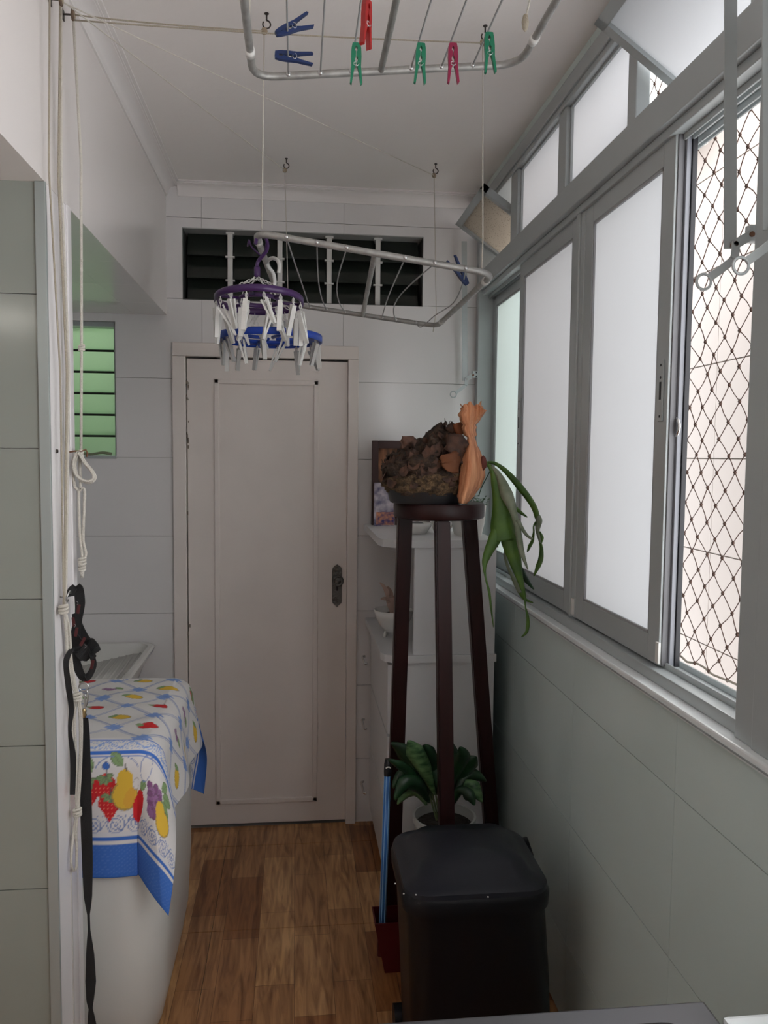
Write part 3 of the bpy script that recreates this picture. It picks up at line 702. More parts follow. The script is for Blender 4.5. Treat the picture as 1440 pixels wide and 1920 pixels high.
for lb, m, X, (x, y), ang, yaw, pit, op in (
    ('dark blue clothespin clipped slanting above another blue one', NAVY, -.018, (526, 60), -2.06, .15, 0, .10),
    ('dark blue clothespin clipped level below the slanting blue one', NAVY, -.018, (525, 104), -1.57, .1, 0, .04),
    ('red clothespin pointing down on the ceiling rack wire', REDP, .128, (688, 12), .05, .9, 0, .03),
    ('green clothespin hanging just below the red one', GREENP, .128, (668, 92), 0, 0, 0, .02),
    ('green clothespin hanging between the centre bar and the crimson one', GREENP, .270, (789, 92), .02, 0, 0, .02),
    ('crimson clothespin between two green ones', CRIM, .343, (849, 92), -.03, 0, 0, .02),
    ('green clothespin nearest the rounded rack corner by the window', GREENP, .418, (917, 72), -.06, 0, 0, .02)):
    d = P(x, y, Y=1.0)-Vector((0, 0, CAM_H)); Yp = X/d.x if abs(X) > .1 else None
    p = P(x, y, Z=2.560+.065*(X+.1)/.635) if Yp is None else Vector((0, 0, CAM_H))+d*Yp
    peg(lb, m, p, -ang if False else ang, yaw, pit, op, G1, .98)
peg('dark blue clothespin on the lower rack near the window', NAVY, P(872, 527, Y=2.36), 2.5, .2, 0, .10, None, 1.05)

# ------------------------------------------------------------------ peg hangers
def hang_peg(par, p, ang, yaw, L, m, chain=.03):
    """small link and a peg, one part each; the peg's jaws point down"""
    q = p-Vector((0, 0, chain))
    bm = bm_new()
    for k in range(3):
        c = p.lerp(q, (k+.5)/3); ax = Vector((1, 0, 0)) if k % 2 else Vector((0, 1, 0))
        tube(bm, [c+ax*.0035*math.cos(a)+Vector((0, 0, .0075*math.sin(a))) for a in np.linspace(0, 2*PI, 9)[:-1]], .0011, 4, True)
    ln = obj('chain_link', bm, m, par, True)
    rot = Matrix.Rotation(yaw, 4, 'Z') @ Matrix.Rotation(ang, 4, 'Y')
    bm = bm_new()
    for sg in (1, -1):
        b2 = bm_new(); box(b2, -.0024, .0024, -.0062, .0062, -L, 0); box(b2, -.0030, .0030, -.0066, .0066, -L*.42, -L*.30)
        bmesh.ops.rotate(b2, verts=b2.verts[:], cent=(0, 0, -L*.45), matrix=Matrix.Rotation(sg*.09, 3, 'Y'))
        bmesh.ops.translate(b2, verts=b2.verts[:], vec=(sg*.0046, 0, 0))
        me = bpy.data.meshes.new('x'); b2.to_mesh(me); b2.free(); bm.from_mesh(me); bpy.data.meshes.remove(me)
    bmesh.ops.transform(bm, matrix=Matrix.Translation(q) @ rot, verts=bm.verts[:])
    pg = obj('peg', bm, m, par)
    bm = bm_new(); tube(bm, [(.0062*math.cos(a), 0, -L*.5+.009*math.sin(a)) for a in np.linspace(.4, 2*PI-.4, 12)], .0009, 5)
    bmesh.ops.transform(bm, matrix=Matrix.Translation(q) @ rot, verts=bm.verts[:]); obj('spring', bm, STEEL, pg, True)
def ring_band(bm, c, R, h, th, tilt, n=48):
    rot = Matrix.Rotation(tilt, 3, 'X'); rings = []
    for k in range(n):
        a = 2*PI*k/n; e = Vector((math.cos(a), math.sin(a), 0))
        rings.append([bm.verts.new(c+rot @ (e*rr+Vector((0, 0, zz)))) for rr, zz in ((R, -h/2), (R, h/2*.7), (R-th*.4, h/2), (R-th, h/2), (R-th, -h/2))])
    for k in range(n):
        A, B = rings[k], rings[(k+1) % n]
        for j in range(5): bm.faces.new((A[j], A[(j+1) % 5], B[(j+1) % 5], B[j]))
# purple one
hp = Vector((-.100, 2.30, 2.285))           # where the hook sits on the rack tube
pc = P(486, 563, Y=2.34)
t = thing('peg_hanger', 'round dark purple peg hanger with white pegs hooked on the rack', 'peg hanger', pc)
bm = bm_new(); ring_band(bm, pc, .126, .019, .007, -.09); obj('ring', bm, PURPLE, t, True)
rotp = Matrix.Rotation(-.09, 3, 'X')
for a in (.3, 1.35, 2.4, 3.45, 4.5, 5.55):
    e = Vector((math.cos(a), math.sin(a), 0)); bm = bm_new(); tube(bm, [pc+rotp @ (e*.122), pc+rotp @ (e*.055)], .0045, 6); obj('spoke', bm, PURPLE, t, True)
bm = bm_new(); ring_band(bm, pc, .060, .012, .006, -.09); obj('inner_ring', bm, PURPLE, t, True)
top = P(482, 520, Y=2.34)
bm = bm_new(); lathe(bm, [(0, 0), (.008, 0), (.009, .008), (.009, .026), (.007, .030), (0, .030)], top, 14); obj('swivel', bm, PURPLE, t, True)
hk = smooth_path([top+Vector((0, 0, .028)), P(484, 490, Y=2.34), P(494, 478, Y=2.33), P(501, 466, Y=2.32), P(500, 450, Y=2.305), P(492, 441, Y=2.29), P(482, 446, Y=2.275), P(479, 458, Y=2.27)], 5)
bm = bm_new(); tube(bm, hk, .0052, 8); obj('hook', bm, PURPLE, t, True)
for sx in (-1, 1):
    bm = bm_new(); tube(bm, smooth_path([P(492+sx*2, 480, Y=2.335), P(485+sx*13, 463, Y=2.335), P(484+sx*17, 450, Y=2.335), P(484+sx*20, 462, Y=2.335)], 5), .0022, 6); obj('side_hook', bm, PURPLE, t, True)
for a in (.8, 2.35, 3.9, 5.5):
    e = pc+rotp @ (Vector((math.cos(a), math.sin(a), 0))*.118); bm = bm_new()
    for k in range(9):
        c = top.lerp(e, (k+.5)/9); dr_ = (e-top).normalized(); sd = dr_.orthogonal() if k % 2 else dr_.cross(dr_.orthogonal())
        tube(bm, [c+sd.normalized()*.0042*math.cos(q)+dr_*.0088*math.sin(q) for q in np.linspace(0, 2*PI, 9)[:-1]], .0014, 4, True)
    obj('chain', bm, WHITEP, t, True)
rg = random.Random(11)
for k in range(16):
    a = 2*PI*k/16+.15; e = pc+rotp @ (Vector((math.cos(a), math.sin(a), 0))*.120)-Vector((0, 0, .008))
    hang_peg(t, e, rg.uniform(-.5, .5), rg.uniform(0, PI), rg.uniform(.076, .090), WHITEP, rg.uniform(.016, .034))
for k in range(4):
    a = 2*PI*k/4+.6; e = pc+rotp @ (Vector((math.cos(a), math.sin(a), 0))*.058)-Vector((0, 0, .006))
    hang_peg(t, e, rg.uniform(-.6, .6), rg.uniform(0, PI), .080, WHITEP, rg.uniform(.02, .05))
# blue one
bc = P(507, 634, Y=2.58)
t = thing('peg_hanger', 'round blue peg hanger with grey-white pegs hanging below the purple one', 'peg hanger', bc)
bm = bm_new(); ring_band(bm, bc, .163, .022, .008, .0); obj('ring', bm, BLUEP, t, True)
bm = bm_new(); ring_band(bm, bc+Vector((0, 0, .002)), .155, .010, .052, .0); obj('tray', bm, BLUEP, t, True)
rotb = Matrix.Rotation(.0, 3, 'X')
for k in range(4):
    a = k*PI/2+.4; e = Vector((math.cos(a), math.sin(a), 0)); bm = bm_new(); tube(bm, [bc+rotb @ (e*.11), bc+rotb @ (e*.02)], .006, 6); obj('spoke', bm, BLUEP, t, True)
btop = P(512, 545, Y=2.58)
bm = bm_new(); tube(bm, smooth_path([btop, P(515, 528, Y=2.58), P(512, 512, Y=2.57), P(503, 500, Y=2.56), P(501, 491, Y=2.55), P(510, 484, Y=2.52), P(520, 488, Y=2.49), P(524, 500, Y=2.48), P(522, 512, Y=2.48)], 6), .0058, 8); obj('hook', bm, WHITEP, t, True)
for a in (.9, 2.4, 3.9, 5.4):
    e = bc+rotb @ (Vector((math.cos(a), math.sin(a), 0))*.12); bm = bm_new(); ribbon(bm, [btop, btop.lerp(e, .5), e], .013, .004, Vector((0, 1, 0)) if abs(math.cos(a)) > .3 else Vector((1, 0, 0))); obj('strut', bm, WHITEP, t)
for k in range(14):
    a = 2*PI*k/14+.1; e = bc+rotb @ (Vector((math.cos(a), math.sin(a), 0))*.150)-Vector((0, 0, .010))
    hang_peg(t, e, rg.uniform(-.45, .45), rg.uniform(0, PI), rg.uniform(.070, .080), GREYP if k % 3 else WHITEP, rg.uniform(.006, .016))

# ------------------------------------------------------------------ hooks, pulleys and cords
H = {'h1': P(500, 25, Z=CEIL), 'h2': P(910, 48, Z=CEIL), 'h3': P(537, 297, Z=CEIL), 'h4': P(817, 307, Z=CEIL)}
def ceiling_hook(p, label):
    t = thing('ceiling_hook', label, 'hook', p)
    bm = bm_new(); tube(bm, [p, p-Vector((0, 0, .018))], .0022, 6); lathe(bm, [(.006, 0), (.006, -.002), (0, -.002)], p, 10); obj('shank', bm, HOOKM, t)
    bm = bm_new(); tube(bm, [p+Vector((.010*math.sin(a), 0, -.028+.010*math.cos(a))) for a in np.linspace(0, 5.4, 16)], .0020, 6); obj('eye', bm, HOOKM, t, True)
    q = p-Vector((.006, 0, .045)); bm = bm_new(); lathe(bm, [(0, -.010), (.007, -.007), (.009, 0), (.006, .008), (0, .010)], q, 10, 1, .6); obj('pulley', bm, mat('aged_plastic_pulley', (.34, .27, .19), .6), t, True)
    return q
Q = {}
Q['h1'] = ceiling_hook(H['h1'], 'iron ceiling hook with small pulley above the purple peg hanger')
Q['h2'] = ceiling_hook(H['h2'], 'iron ceiling hook with small pulley beside the last green clothespin')
Q['h3'] = ceiling_hook(H['h3'], 'iron ceiling hook with small pulley near the far cove, on the beam side')
Q['h4'] = ceiling_hook(H['h4'], 'iron ceiling hook with small pulley near the far cove, on the window side')
h5, h6 = Vector((-.09, 1.80, CEIL)), Vector((.52, 1.70, CEIL))
Q['h5'] = ceiling_hook(h5, 'iron ceiling hook with pulley above the straight drying rack, beam side'); Q['h6'] = ceiling_hook(h6, 'iron ceiling hook with pulley above the straight drying rack, window side')
def cord(label, pts, r=.0018, m=ROPE, sub=1, n=6, group=None):
    bm = bm_new(); tube(bm, smooth_path(pts, sub) if sub > 1 else pts, r, n); return tag(obj('cord', bm, m, None, True), label, 'cord', group)
cord('thin white cord from hook down to the raised corner of the lower rack', [Q['h1'], Vector((-.092, 2.25, 2.292))], .0019)
cord('thin white cord from hook down to the lower rack near the window', [Q['h2'], P(905, 462, Y=2.225), P(903, 505, Y=2.24)], .0019)
cord('thin white cord from far hook down behind the purple hanger', [Q['h3'], P(540, 545, Y=3.19)], .0016)
cord('thin white cord from far hook down to the far rack corner', [Q['h4'], P(818, 585, Y=3.2), P(812, 622, Y=3.2)], .0016)
cord('short white cord holding the straight drying rack on the window side', [Q['h6'], P(985, 40, Y=1.70)], .0019)
cord('short white cord holding the straight drying rack on the beam side', [Q['h5'], Vector((-.100, 1.80, 2.572))], .0019)
bm = bm_new(); lathe(bm, [(0, -.02), (.006, -.012), (.008, 0), (.005, .014), (0, .018)], P(985, 42, Y=1.70), 8); tag(obj('cord_knot', bm, ROPE_OLD, None, True), 'cream cord knot tied on the rack tube near the window', 'knot')
# pulleys on the beam
PX = XL+.025
PUL = [Vector((PX, 1.865, 2.735)), Vector((PX, 1.945, 2.735)), Vector((PX, 1.945, 2.695)), Vector((PX, 2.045, 2.715))]
for p, lb in zip(PUL, ('rusty wall pulley highest on the beam', 'rusty wall pulley of the upper pair on the beam', 'rusty wall pulley of the lower pair on the beam', 'rusty wall pulley on the beam nearest the far wall')):
    t = thing('wall_pulley', lb, 'pulley', p)
    bm = bm_new(); tube(bm, [p-Vector((.026, 0, 0)), p], .0025, 6); box(bm, p.x-.025, p.x-.022, p.y-.012, p.y+.012, p.z-.012, p.z+.012, .002); obj('bracket', bm, HOOKM, t)
    bm = bm_new(); tube(bm, [p+Vector((0, .007*math.cos(a), .013*math.sin(a))) for a in np.linspace(0, 2*PI, 15)[:-1]], .0035, 6, True); obj('block', bm, PULLEY, t, True)
    bm = bm_new(); tube(bm, [p-Vector((.004, 0, 0)), p+Vector((.004, 0, 0))], .008, 12); obj('wheel', bm, mat('aged_plastic_pulley', (.3, .2, .1)), t)
def sagged(a, b, s, n=10): return [a.lerp(b, k/n)-Vector((0, 0, s*4*(k/n)*(1-k/n))) for k in range(n+1)]
cord('cream cord running from the wall pulleys to the first ceiling hook', sagged(PUL[3], Q['h1'], .004), .0021, ROPE_OLD)
cord('long cream cord crossing the ceiling past the first hook to the second', sagged(PUL[3]-Vector((0, 0, .012)), Q['h2'], .006), .0021, ROPE_OLD)
cord('thin white cord slanting over the ceiling to the beam-side far hook', sagged(PUL[2], Q['h3'], .002), .0017)
cord('thin white cord slanting over the ceiling to the window-side far hook', sagged(PUL[2]+Vector((0, .01, 0)), Q['h4'], .002), .0017)
cord('cream cord from the wall pulleys to the straight rack, beam-side hook', sagged(PUL[1], Q['h5'], .002), .0021, ROPE_OLD)
cord('cream cord from the wall pulleys to the straight rack, window-side hook', sagged(PUL[0], Q['h6'], .004), .0021, ROPE_OLD)
# cords down the partition
CX = XL+.014
def dn(x, y, X=CX): return P(x, y, X=X)
cord('single cream cord hanging straight down the partition end, nearest the kitchen', [PUL[0], Vector((CX, 1.868, 2.3)), dn(113, 700), dn(119, 1100), dn(121, 1138)], .0022, ROPE_OLD)
cord('cream cord running down the partition end beside the doubled one', [PUL[1], Vector((CX, 1.940, 2.3)), dn(125.5, 700), dn(121, 1100), dn(119, 1140)], .0030, ROPE_OLD)
cord('doubled cream cord running down the middle of the partition end', [PUL[2], Vector((CX, 1.962, 2.3)), dn(129.5, 700), dn(124, 1100), dn(121, 1142)], .0030, ROPE)
cord('white cord hanging to the coiled bundle on the nail', [PUL[3], P(152, 300, Y=2.06), P(153, 640, Y=2.06), P(152, 850, Y=2.05)], .0034, ROPE)
def knot(bm, p, r):
    for k in range(3):
        z = (k-1)*r*.75; tube(bm, [p+Vector((r*math.cos(a), r*math.sin(a)*.9, z+r*.3*math.sin(a+k))) for a in np.linspace(0, 2*PI, 13)[:-1]], r*.48, 6, True)
    lathe(bm, [(0, -r*1.3), (r*.7, -r*.6), (r*.7, r*.6), (0, r*1.3)], p, 8)
# bundle on the nail
t = thing('rope_bundle', 'white cord coiled and knotted on a nail beside the green louvres', 'rope', P(152, 850, Y=2.05))
bm = bm_new(); knot(bm, P(153, 652, Y=2.06), .006); obj('upper_knot', bm, ROPE, t, True)
bm = bm_new(); knot(bm, P(150, 850, Y=2.05), .0065); obj('top_knot', bm, ROPE, t, True)
for k, (dx, dy) in enumerate(((0, 0), (3, -3), (-3, -6))):
    bm = bm_new(); tube(bm, smooth_path([P(x+dx*.6, y+dy*.5, Y=2.045-.006*k) for x, y in ((148, 850), (158, 868), (172, 885), (177, 897), (170, 905), (156, 903), (144, 893), (139, 875), (143, 857), (149, 850))], 5), .0032, 6); obj('coil', bm, ROPE, t, True)
for pts in (((150, 850), (150, 880), (151, 915), (149, 920)), ((146, 852), (138, 880), (140, 910), (148, 920)), ((148, 920), (148, 950), (150, 1000), (153, 1030), (155, 1046)), ((150, 917), (158, 918), (158, 950), (156, 1000), (157, 1020), (161, 1038), (156, 1050))):
    bm = bm_new(); tube(bm, smooth_path([P(x, y, Y=2.05) for x, y in pts], 5), .0036, 6); obj('strand', bm, ROPE, t, True)
bm = bm_new(); knot(bm, P(154, 1052, Y=2.05), .0075); knot(bm, P(154, 1064, Y=2.05), .0065); tube(bm, [P(154, 1066, Y=2.05), P(154, 1083, Y=2.05)], [.006, .0045], 8); obj('end_knot', bm, ROPE, t, True)
t = thing('wall_nail', 'rusty nail holding the coiled cord on the partition edge', 'nail', P(127, 848, X=XL))
bm = bm_new(); tube(bm, [P(127, 848, X=XL-.004), P(140, 846, Y=2.035), P(152, 846, Y=2.045), P(161, 843, Y=2.05), P(164, 850, Y=2.05), P(162, 857, Y=2.05)], .0022, 6); obj('shank', bm, RUST, t, True)
bm = bm_new(); lathe(bm, [(.005, 0), (.004, .003), (0, .004)], (0, 0, 0), 10)
p_ = P(108, 846, X=XL+.004)
for v in bm.verts: v.co = Vector((p_.x+v.co.z-.002, p_.y+v.co.x, p_.z+v.co.y))
tag(obj('wall_screw', bm, HOOKM, None, True), 'small dark screw head in the white partition edge', 'screw')
# knotted rope group
t = thing('rope_bundle', 'white knotted cords looped down the partition beside the leash', 'rope', P(125, 1140, X=CX))
for x, y, r in ((119, 1142, .0085), (145, 1306, .0085), (145, 1522, .008)):
    bm = bm_new(); knot(bm, P(x, y, X=XL+.016) if y < 1200 else P(x, y, Y=1.975), r); obj('knot', bm, ROPE, t, True)
def yk(y): return 1.945+.035*min(1, max(0, (y-1140)/180))
for pts in (((119, 1145), (126, 1180), (130, 1230), (138, 1280), (144, 1300)), ((122, 1145), (130, 1180), (134, 1240), (141, 1285), (146, 1302)), ((120, 1146), (124, 1190), (127, 1240), (134, 1280), (143, 1303)),
            ((143, 1308), (136, 1340), (138, 1400), (141, 1460), (144, 1516)), ((146, 1308), (150, 1350), (150, 1420), (147, 1480), (145, 1518)), ((148, 1308), (153, 1350), (152, 1420), (149, 1480), (146, 1520)), ((144, 1310), (140, 1350), (143, 1430), (142, 1500)),
            ((144, 1524), (138, 1560), (134, 1600), (134, 1622), (138, 1632), (143, 1625), (144, 1590), (142, 1560), (146, 1526))):
    bm = bm_new(); tube(bm, smooth_path([(lambda p: p if p.x > XL+.010 else P(x, y, X=XL+.010))(P(x, y, Y=yk(y))) for x, y in pts], 6), .0033, 6); obj('strand', bm, ROPE, t, True)

# ------------------------------------------------------------------ dog leash
t = thing('screw_eye', 'steel ring hook screwed into the partition holding the leash', 'hook', P(125, 1120, X=XL))
c_ = P(128, 1119, X=XL+.018)
bm = bm_new(); tube(bm, [c_+Vector((.006*math.sin(a), .018*math.cos(a), .018*math.sin(a)))*.75 for a in np.linspace(0, 5.6, 20)], .0018, 6); tube(bm, [c_-Vector((.02, 0, 0)), c_-Vector((.002, .012, 0))], .0018, 6); obj('ring', bm, STEEL, t, True)
t = thing('dog_leash', 'black nylon dog leash and harness with dark red marks hanging on a ring', 'leash', P(150, 1110, Y=1.99))
VR = Vector((1, -.1, .15))
def PW(x, y, Y):
    p = P(x, y, Y=Y); return p if p.x > XL+.020 else P(x, y, X=XL+.020)
def strap(name, pts, w, dirs=None, m=STRAP, Y=1.99):
    q = [PW(p[0], p[1], p[2] if len(p) > 2 else Y) for p in pts]; sp = smooth_path(q, 5); n = len(sp)
    ww = lerp_list(w, n) if isinstance(w, (list, tuple)) else w
    dd = [Vector(dirs[min(int(i/(n-1)*(len(dirs)-1)+.5), len(dirs)-1)]) for i in range(n)] if dirs else VR
    bm = bm_new(); ribbon(bm, sp, ww, .0026, dd); return obj(name, bm, m, t, False)
h = strap('handle_loop', [(131, 1118, 1.97), (136, 1104, 1.975), (146, 1102, 1.98), (150, 1130, 1.985), (147, 1160, 1.985), (142, 1185), (142, 1215), (146, 1240)], [.020, .022, .024, .024, .018, .022, .026, .03])
strap('harness_band', [(140, 1150), (150, 1180), (157, 1200, 1.995), (166, 1206, 2.0), (176, 1216, 2.0), (183, 1222, 1.99)], [.014, .022, .034, .036, .03, .016])
strap('harness_band', [(138, 1190), (148, 1212), (158, 1226, 1.98), (168, 1232, 1.98), (178, 1226, 1.985)], [.02, .034, .034, .026, .014])
strap('harness_band', [(172, 1228), (176, 1245), (170, 1262), (160, 1272), (150, 1262), (143, 1240), (140, 1222)], [.012, .013, .015, .018, .02, .02, .018])
strap('harness_band', [(136, 1215, 1.965), (126, 1232, 1.96), (124, 1250, 1.965), (129, 1290, 1.97), (134, 1330, 1.97), (131, 1370, 1.97), (137, 1420, 1.975), (136, 1490, 1.98)], [.012, .014, .012, .014, .012, .008, .014, .012])
for (x, y, a) in ((147, 1142, .2), (138, 1166, -.1), (155, 1203, .5), (173, 1246, .2), (143, 1185, .2)):
    bm = bm_new(); p_ = PW(x, y, 1.962); obox(bm, p_, Vector((math.cos(a), 0, -math.sin(a))), Vector((math.sin(a), 0, math.cos(a))), Vector((0, 1, 0)), .0035, .011, .0008)
    obj('red_mark', bm, STRAP_R, h)
for (x, y) in ((145, 1131), (140, 1173), (160, 1212)):
    bm = bm_new(); p_ = PW(x, y, 1.96); tube(bm, [p_+Vector((.002*math.cos(k*2), 0, .0045*math.sin(k))) for k in np.linspace(.6, 4.4, 9)], .0006, 4); obj('grey_print', bm, mat('dim_print', (.22, .2, .2), .7), h)
bm = bm_new(); c_ = P(157, 1288, Y=1.985); tube(bm, [c_+Vector((.011*math.cos(a), 0, .010*math.sin(a))) for a in np.linspace(0, 2*PI, 15)[:-1]], .002, 6, True); obj('ring', bm, STEEL, t, True)
bm = bm_new(); tube(bm, smooth_path([P(x, y, Y=1.985) for x, y in ((161, 1292), (165, 1302), (163, 1318), (160, 1326), (159, 1315), (160, 1302))], 4), .002, 6); obj('carabiner', bm, STEEL, t, True)
bm = bm_new(); lathe(bm, [(.004, 0), (.006, .006), (.004, .012), (.006, .016), (.003, .022)], P(158, 1345, Y=1.985), 10); obj('swivel', bm, BRASS, t, True)
strap('lead_strap', [(158, 1346), (159, 1380), (160, 1450), (162, 1540), (164, 1620), (165, 1680), (166, 1715), (167, 1745), (169, 1790), (170, 1840), (169, 1875), (170, 1892), (173, 1930), (180, 2000), (183, 2080)],
      [.018, .024, .027, .028, .026, .02, .006, .006, .020, .026, .018, .010, .024, .026, .026])

# ------------------------------------------------------------------ washing machine
mx0, mx1, my0, my1, mz = -1.04, -.352, 2.135, 2.84, .905
mcx, mcy, mhx, mhy = (mx0+mx1)/2, (my0+my1)/2, (mx1-mx0)/2, (my1-my0)/2
t = thing('washing_machine', 'white top-loading washing machine with rounded sides under the fruit cloth', 'washing machine', (mcx, mcy, 0))
bm = bm_new(); loft(bm, [(.025, mcx, mcy, mhx-.045, mhy-.045, .10), (.06, mcx, mcy, mhx-.028, mhy-.028, .12), (.16, mcx, mcy, mhx-.010, mhy-.010, .13), (.35, mcx, mcy, mhx, mhy, .13), (.80, mcx, mcy, mhx, mhy, .13), (.85, mcx, mcy, mhx-.005, mhy-.005, .13)], 10); obj('body', bm, ENAMEL, t, 'auto')
bm = bm_new(); loft(bm, [(.852, mcx, mcy, mhx-.010, mhy-.010, .125), (.885, mcx, mcy, mhx-.012, mhy-.012, .12), (mz, mcx, mcy, mhx-.035, mhy-.035, .10)], 10); obj('lid', bm, WHITEP, t, 'auto')
for sx in (-1, 1):
    for sy in (-1, 1):
        bm = bm_new(); lathe(bm, [(.022, 0), (.022, .02), (.014, .03)], (mcx+sx*(mhx-.12), mcy+sy*(mhy-.12), 0), 12); obj('foot', bm, RUBBER, t)

# ------------------------------------------------------------------ printed cloth
def cloth():
    xr, yf, yb, zt, R = mx1-.062, my0+.050, my1-.085, mz+.008, .060
    La, Lf, Lb = .250, .385, .44; s0 = -.96; st = .0034
    S = np.arange(s0, xr+La+1e-6, st); T = np.arange(yf-Lf, yb+Lb+1e-6, st); nS, nT = len(S), len(T)
    ss, tt = np.meshgrid(S, T, indexing='ij')
    a = np.maximum(ss-xr, 0); b = np.maximum(yf-tt, 0); c = np.maximum(tt-yb, 0)
    dy = np.where(b > 0, -b, c); d = np.hypot(a, dy); dd = np.maximum(d, 1e-9)
    nx, ny = a/dd, dy/dd
    cx, cy = np.minimum(ss, xr), np.clip(tt, yf, yb)
    th = np.minimum(d/R, PI/2); rest = np.maximum(d-R*PI/2, 0)
    ang = np.arctan2(a, np.abs(dy)+1e-9)
    wave = np.sin(tt*19+.6)*np.clip(a/.2, 0, 1)*.010*(np.abs(dy) < 1e-6) + np.sin(ss*23)*.007*(a <= 0)*np.clip(b/.3, 0, 1)
    wave = wave + .014*np.clip(rest/.25, 0, 1)*np.sin(ang*4-.3)*((a > 0) & (np.abs(dy) > 0))
    cor = (a > 0) & (np.abs(dy) > 0)
    outw = R*np.sin(th)+.006*rest+.17*rest*np.clip(a/.1, 0, 1)*(np.abs(dy) < 1e-6)+rest*cor*(.17*np.sin(ang)+.16*np.sin(2*ang))*np.clip(ang/.5, 0, 1)+wave*np.clip(rest/.08, 0, 1)+.004*(d > 0)
    drop = R*(1-np.cos(th))+rest
    X = cx+nx*outw; Y = cy+ny*outw; Z = zt-drop + .0025*np.sin(ss*31+tt*17)*(d < .01) + .002*np.sin(tt*47)*(d < .01)
    # ---- print: u along X from the right fold, v down the front from the fold, top plane otherwise
    u = ss-xr; v = yf-tt
    W = np.array(srgb(222, 218, 216)); col = np.tile(W, (nS, nT, 1))
    BL = np.array(srgb(62, 112, 196)); BL2 = np.array(srgb(126, 158, 216)); LN = np.array(srgb(120, 138, 186)); RD = np.array(srgb(206, 34, 40)); YL = np.array(srgb(226, 184, 62)); GR = np.array(srgb(132, 160, 110)); PU = np.array(srgb(150, 104, 150)); OR_ = np.array(srgb(220, 150, 60)); DK = np.array(srgb(92, 84, 84)); DR = np.array(srgb(168, 28, 34))
    def put(mask, cc, al=1.0): col[mask] = col[mask]*(1-al)+cc*al
    top = v < .012
    # lattice of the middle field
    p1 = (u+v)/.185; p2 = (u-v)/.185
    f1 = np.abs(p1-np.round(p1))*.185; f2 = np.abs(p2-np.round(p2))*.185
    for f in (f1, f2):
        put(top & (np.abs(f-.006) < .0022), LN, .75); put(top & (f < .0018), LN, .5)
    hatch = .5+.5*np.sign(np.sin(u*900)*np.sin(v*900))
    k1 = (np.maximum(f1, f2) < .026+.006*np.sin(u*300)*np.sin(v*270)); put(top & k1, BL2, .85); put(top & k1 & (hatch > .5), BL, .35)
    # little fruits in the lattice cells
    rng = random.Random(5)
    def ell(uc, vc, ru, rv, an, cc, out=True, al=1.0):
        ca, sa = math.cos(an), math.sin(an); du, dv = u-uc, v-vc
        q = ((du*ca+dv*sa)/ru)**2+((-du*sa+dv*ca)/rv)**2
        put(q < 1, cc, al)
        if out: put((q > .80) & (q < 1.08), DK, .45)
    for i in range(-8, 5):
        for j in range(-14, 6):
            uc = (i+.5+j+.5)/2*.185; vc = (i-j)/2*.185
            if vc > -.03 or vc < -.62 or uc < -.6 or uc > .20: continue
            k = rng.randrange(5); an = rng.uniform(-.6, .6)
            if k in (0, 1): ell(uc, vc, .026, .019, an, RD); ell(uc-.022, vc-.006, .013, .008, .8, GR)
            elif k in (2, 3): ell(uc, vc, .032, .017, an, YL); ell(uc-.025, vc-.012, .015, .008, -.6, GR)
            else:
                for q in range(8): ell(uc+rng.uniform(-.022, .022), vc+rng.uniform(-.01, .01), .009, .008, 0, PU, True, .75)
                ell(uc+.028, vc-.008, .016, .009, .5, GR)
    # inner border on the front fold
    put((v > .012) & (v < .045), W); put((v > .045), W)
    put((v > .010) & (v < .0135), BL, .9)
    sc = np.abs(np.sin(u*95)*.010+.028-v) < .0022; put(sc & (v > .014) & (v < .043), BL2, .9)
    sc = (np.hypot((u*10 % .42)/10-.021, v-.028) % .007 < .002) & (v > .014) & (v < .043); put(sc, BL2, .8)
    put((v > .046) & (v < .058), BL); put((v > .061) & (v < .063), BL, .8)
    # outer border: scrolls, white line, blue hem
    HV = .298
    def scroll(mask, x_, y_, per, rad):
        k = np.round(x_/per); dx = x_-k*per; sg = np.where(k % 2 == 0, 1, -1)
        r_ = np.hypot(dx, y_); an = np.arctan2(y_, dx*sg); ph = (r_*1000-an/(2*PI)*9) % 9
        put(mask & (r_ < rad) & (ph < 3.0), LN, .95)
        put(mask & (np.abs(y_-.5*rad*np.sin(x_/per*PI*2)) < .0022), LN, .9)
        put(mask & (np.hypot(dx-per*.5, y_+rad*.85) < .004), LN, .9)
    scroll((v > .205) & (v < .275) & (u > -.7), u, v-.242, .056, .027)
    put((v > .262) & (v < .276), np.array(srgb(206, 210, 222)), .4)
    put((v > .276) & (v < .284), BL); put((v > .295), BL)
    ns = np.sin(u*1400)*np.sin(v*1300); put((v > .295) & (ns > .6), BL2, .25)
    put(v > Lf-.012, np.array(srgb(48, 104, 190)), .5)
    # big fruits
    def leaf(uc, vc, L, Wd, an, cc=GR):
        ca, sa = math.cos(an), math.sin(an); du, dv = u-uc, v-vc; x_ = (du*ca+dv*sa)/L; y_ = (-du*sa+dv*ca)
        wv_ = Wd*np.clip(1-(2*x_-1)**2, 0, 1)**.8; m_ = (x_ > 0) & (x_ < 1) & (np.abs(y_) < wv_); put(m_, cc); put(m_ & (np.abs(np.abs(y_)-wv_) < .0022), DK, .5); put(m_ & (np.abs(y_) < .0012), DK, .4)
